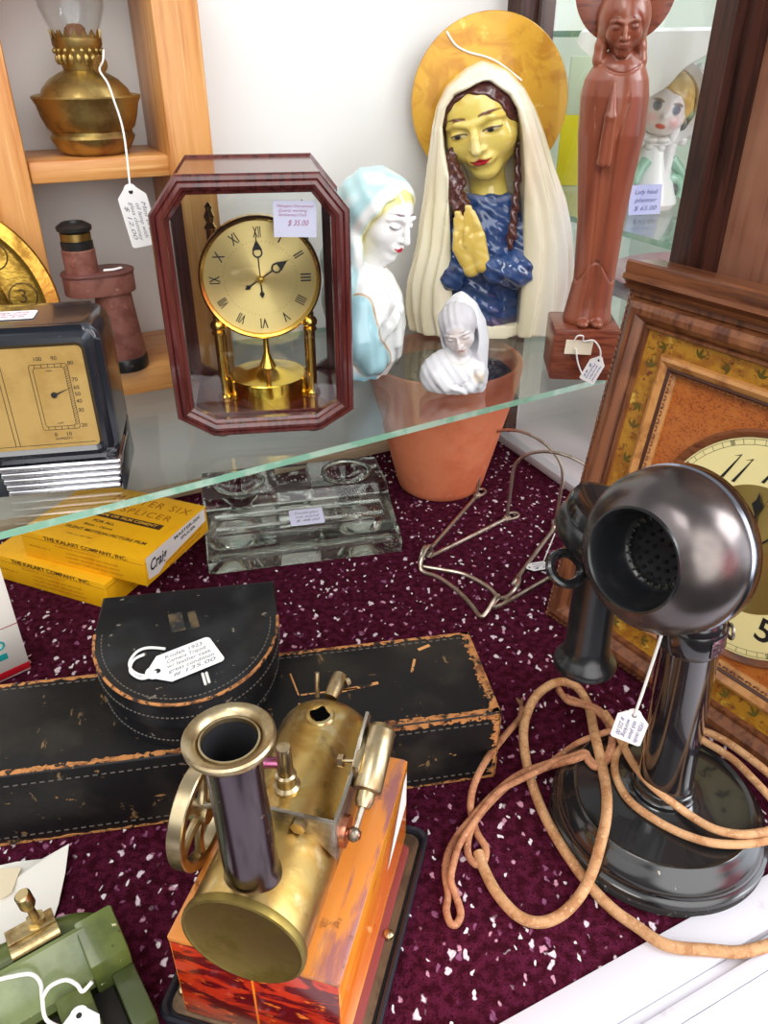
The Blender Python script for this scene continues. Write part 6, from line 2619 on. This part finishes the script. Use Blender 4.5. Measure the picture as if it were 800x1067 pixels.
for k in range(1, 13):
    a = PI / 2 - 2 * PI * k / 12
    if k in (11, 12):
        cx, cy = .063 * math.cos(a), .063 * math.sin(a)
        slim_one(b, cx - .0045, cy, .0225, .42)
        if k == 11:
            slim_one(b, cx + .0050, cy, .0225, .42)
        else:
            b.text('2', .026, Z4 @ tr(cx + .006, cy, .0001), .00004, shear=.35, width=.011)
    elif k in (10,):
        a0 = a
        sh = {10: .55, 11: .45, 12: .35}[k]
        b.text(str(k), .029, Z4 @ tr(.063 * math.cos(a), .063 * math.sin(a), .0001), .00004, shear=sh, width=.0175)
    else:
        b.text(str(k), .027, Z4 @ tr(.0635 * math.cos(a), .0635 * math.sin(a), .0001), .00004, width=.012 if k not in (1,) else .004, bold=.0003)
b.build('numerals', black_ink, dl)
for nm, ang, ln, w in (('hour_hand', 10, .046, .0045), ('minute_hand', -36, .068, .0035)):
    b = MB()
    G4 = Z4 @ rot('Z', ang) @ tr(0, 0, .002)
    b.add([(-w * .2, -.008, 0), (w * .2, -.008, 0), (w * .2, ln * .62, 0), (w, ln * .78, 0), (w * .35, ln * .86, 0), (0, ln, 0), (-w * .35, ln * .86, 0), (-w, ln * .78, 0), (-w * .2, ln * .62, 0)],
          [(0, 1, 2, 8), (2, 3, 4, 5, 6, 7, 8)], G4)
    b.build(nm, black_ink, dl)
b = MB()
b.text('Georgian', .0085, Z4 @ tr(.012, .0395, .0006) , .00003, shear=.45, width=.030)
b.build('script_mark', M('brown script', lin(140, 104, 52), .5), dl)
# ------------------------------------------------------------------ things in the neighbouring case, seen through the pane
china = M('white glazed china', (1, 1, 1), .2, attr=True, coat=.4)
DH = thing('doll_head_planter', 'white china doll head planter with blond hair behind the side pane', 'planter', tuple(rm(.752, .797, .30)), R(14))
FH = tr(.0, -.010, .114) @ rot('Y', 14) @ rot('Z', -24) @ rot('X', 8) @ Matrix.Scale(.066, 4)
FI = FH.inverted()


def dh_head(P):
    Q = xf(P, FI)
    d = smin(ell(Q, (0, 0, .02), (.44, .44, .47)), ell(Q, (0, -.14, -.20), (.36, .32, .27)), .12)
    d = smin(d, ell(Q, (0, -.46, -.14), (.05, .06, .05)), .05)
    for s in (-1, 1):
        d = smin(d, ell(Q, (s * .20, -.33, -.22), (.11, .10, .10)), .06)
    return d * .066


def dh_head_c(V):
    Q = xf(V, FI)
    x, y, z = Q.T
    C = paint(len(V), lin(238, 228, 226))
    ax = np.abs(x)
    C = blend(C, np.exp(-(((ax - .21) / .10) ** 2 + ((z + .2) / .09) ** 2)) * (y < 0) * .7, lin(238, 150, 150))
    e = np.sqrt(((ax - .17) / .075) ** 2 + ((z - .0) / .085) ** 2) - 1
    C = blend(C, edge(e, .3) * (y < 0), lin(92, 104, 128))
    e = np.sqrt(((ax - .17) / .10) ** 2 + ((z - .06) / .05) ** 2) - 1
    C = blend(C, edge(e, .3) * (y < 0) * (z > .06), lin(120, 100, 96))
    e = np.sqrt((x / .09) ** 2 + ((z + .30) / .045) ** 2) - 1
    return blend(C, edge(e, .3) * (y < 0), lin(206, 60, 76))


sculpt('head', dh_head, (-.04, -.05, .07), (.04, .035, .155), .001, china, DH, dh_head_c)


def dh_hair(P):
    Q = xf(P, FI)
    d = ell(Q, (0, .06, .06), (.50, .50, .52))
    d = smax(d, -ell(Q, (-.06, -.45, -.16), (.40, .50, .42)), .03)
    return (d + .012 * np.sin(Q[:, 0] * 22 + Q[:, 2] * 18)) * .066


sculpt('hair', dh_hair, (-.045, -.05, .07), (.045, .04, .162), .001, china, DH, lambda V: streak(V, paint(len(V), lin(226, 186, 96)), lin(200, 150, 62), 150, .7, 1))
b = MB()
B4 = FH @ Matrix.Scale(1 / .066, 4) @ tr(0, .004, .002) @ rot('X', 80)
b.lathe([(.036, -.004), (.046, -.002), (.0485, .004), (.046, .009), (.037, .006), (.034, .000), (.036, -.004)], 56, M4=B4, cap=False)
for k in range(24):
    a = 2 * PI * k / 24
    b.ball((.0475 * math.cos(a), .0475 * math.sin(a), .003), (.0062, .0062, .0050), 10, M4=B4)
wch = M('plain white china', lin(236, 236, 236), .2, coat=.4)
gch = M('pale green glaze', lin(150, 196, 172), .2, coat=.4)
b.lathe([(.036, -.002), (.031, -.022), (.017, -.036), (0, -.040)], 40, M4=B4, cap=False)
b.build('bonnet', wch, DH)
b = MB()
b.lathe([(0, 0), (.034, 0), (.038, .006), (.034, .022), (.026, .042), (.020, .062), (.016, .074), (.014, .084), (0, .084)], 40)
b.build('body', wch, DH)
b = MB()
for k in range(8):
    a = 2 * PI * k / 8
    b.ball((.016 * math.cos(a), .016 * math.sin(a), .077), (.010, .010, .004), 12)
b.build('collar', wch, DH)
for s, pts in ((1, [(.022, -.010, .055), (.034, -.016, .040), (.040, -.018, .028)]), (-1, [(-.016, -.016, .055), (-.028, -.020, .040), (-.030, -.022, .030)])):
    b = MB()
    b.tube(pts, [.007, .006, .005], 14, smooth=5)
    b.build('arm', gch, DH)
SCR = thing('scroll_ornament', 'pale green china scroll with dark curls beside the doll head planter', 'ornament', tuple(rm(.768, .779, .30)), R(14))
for z, r0 in ((.094, .017), (.022, .016)):
    b = MB()
    b.tube([(.0 + r0 * (1 - .05 * k) * math.cos(.5 * k - .6), -.004, z + r0 * (1 - .05 * k) * math.sin(.5 * k - .6)) for k in range(15)], [.0065] * 8 + [.0055, .0055, .005, .005, .0045, .004, .003], 12)
    sc_ = b.build('scroll', gch, SCR)
    b = MB()
    b.ball((.003, -.007, z - .002), (.007, .005, .0095), 16)
    b.build('dark_curl', M('grey painted curl', lin(92, 96, 96), .3), sc_)
b = MB()
b.tube([(-.012, -.004, .0), (-.010, -.004, .045), (-.006, -.004, .094)], [.010, .007, .007], 14, smooth=5)
b.build('stalk', wch, SCR)
t = thing('price_card', 'pale lilac price card leaning against the doll head planter', 'price card', tuple(rm(.712, .752, .3005)), R(14))
b = MB()
b.box((0, 0, .0165), (.042, .0006, .033), M4=rot('X', -10))
c_ = b.build('card', M('lilac card', lin(188, 192, 236), .6), t)
b = MB()
for i, s in enumerate(('Lady head', 'planter', '$ 65.00')):
    b.text(s, .007, rot('X', -10) @ tr(0, -.0005, .025 - i * .009) @ FX, .00003, shear=.3, width=.03)
b.build('handwriting', blue_ink, c_)

pinkp = M('pink glazed plate', lin(216, 158, 172), .25, coat=.4, layers=[dict(scale=10, col=lin(230, 190, 198), lo=.45, hi=.65)])


def plate(label, a, n, z, r, tilt, yaw, mat, group=None):
    t = thing('plate', label, 'plate', tuple(rm(a, n, z)), R(yaw))
    b = MB()
    pr = [(0, 0), (r * .55, 0), (r * .62, .003), (r * .95, .012), (r, .0145), (r * .98, .0165), (r * .62, .0075), (r * .55, .0045), (0, .0045)]
    b.lathe(pr, 64, M4=rot('X', tilt) @ tr(0, r, 0) if tilt else None)
    b.build('dish', mat, t)
    return t


plate('large pink plate lying under the doll head planter shelf behind the pane', .80, .72, .212, .120, 0, 0, pinkp)
plate('wide pale pink plate leaning low behind the side pane', .685, .640, .0005, .085, 74, -62, M('pale pink plate', lin(228, 194, 200), .25, coat=.4))
t = thing('display_stand', 'white box stand carrying the large pink plate behind the pane', 'stand', tuple(rm(.80, .72, 0)), ROOM)
b = MB()
b.box((0, 0, .2055), (.20, .20, .012), .002)
b.box((0, 0, .1), (.12, .12, .199), .002)
b.build('riser', trim_white, t)
t = thing('yellow_carton', 'bright yellow carton with green leaf print behind the carved Madonna', 'box', tuple(rm(.80, .962, .3005)), R(-10))
b = MB()
b.box((0, 0, .045), (.10, .03, .09), .001)
b.build('carton', M('lemon yellow card', lin(250, 232, 40), .5), t)
b = MB()
b.box((0, 0, .125), (.092, .028, .070), .001)
lab = b.build('upper_panel', M('pale green card', lin(226, 240, 214), .5), t)
b = MB()
b.prism([(.018 * math.cos(a) * (1 - .5 * math.sin(a)), .125 + .024 * math.sin(a)) for a in [2 * PI * k / 20 for k in range(20)]], -.001, .001, M4=tr(0, -.0145, 0) @ FX)
b.build('leaf_print', M('lime print', lin(196, 226, 60), .5), lab)
t = thing('lace_cloth', 'white cloth with pointed corner hanging from the topmost shelf behind the pane', 'cloth', tuple(rm(.632, .700, .4885)), ROOM)
b = MB()
n = 30
vs, fs = [], []
for i in range(n + 1):
    y = -.10 + .20 * i / n
    drop = .060 * (1 - abs(y) / .10) + .012
    for k, (x, z) in enumerate(((.16, .0), (.0, .0), (-.004, -.003), (-.005, -.5 * drop), (-.006, -drop))):
        w = .004 * math.sin(y * 120) * (0 if k < 2 else k / 4)
        vs.append((x + w - .0005, y, z + .0006))
for i in range(n):
    for k in range(4):
        o = i * 5 + k
        fs.append((o, o + 1, o + 6, o + 5))
b.add(vs, fs)
b.add([(x - .0006, y, z + .0004) for x, y, z in vs], fs)
b.build('cloth', M('white cloth', lin(244, 248, 246), .8), t)
t = thing('pink_dish', 'small pink scalloped dish standing on edge near the dark side post', 'dish', tuple(rm(.80, .735, .3005)), R(-40))
b = MB()
for k in range(2):
    b.lathe([(0, 0), (.020, .002), (.024, .006), (.022, .008), (0, .005)], 32, M4=tr(0, 0, .125 + k * .044 - .044) @ rot('X', 90))
b.build('dish', M('dusky pink glaze', lin(190, 128, 142), .3, coat=.3), t)
b = MB()
b.cyl((0, .004, 0), (0, .004, .16), .003, seg=12)
b.lathe([(0, 0), (.02, 0), (.018, .004), (0, .005)], 24)
b.build('stand', wch, t)
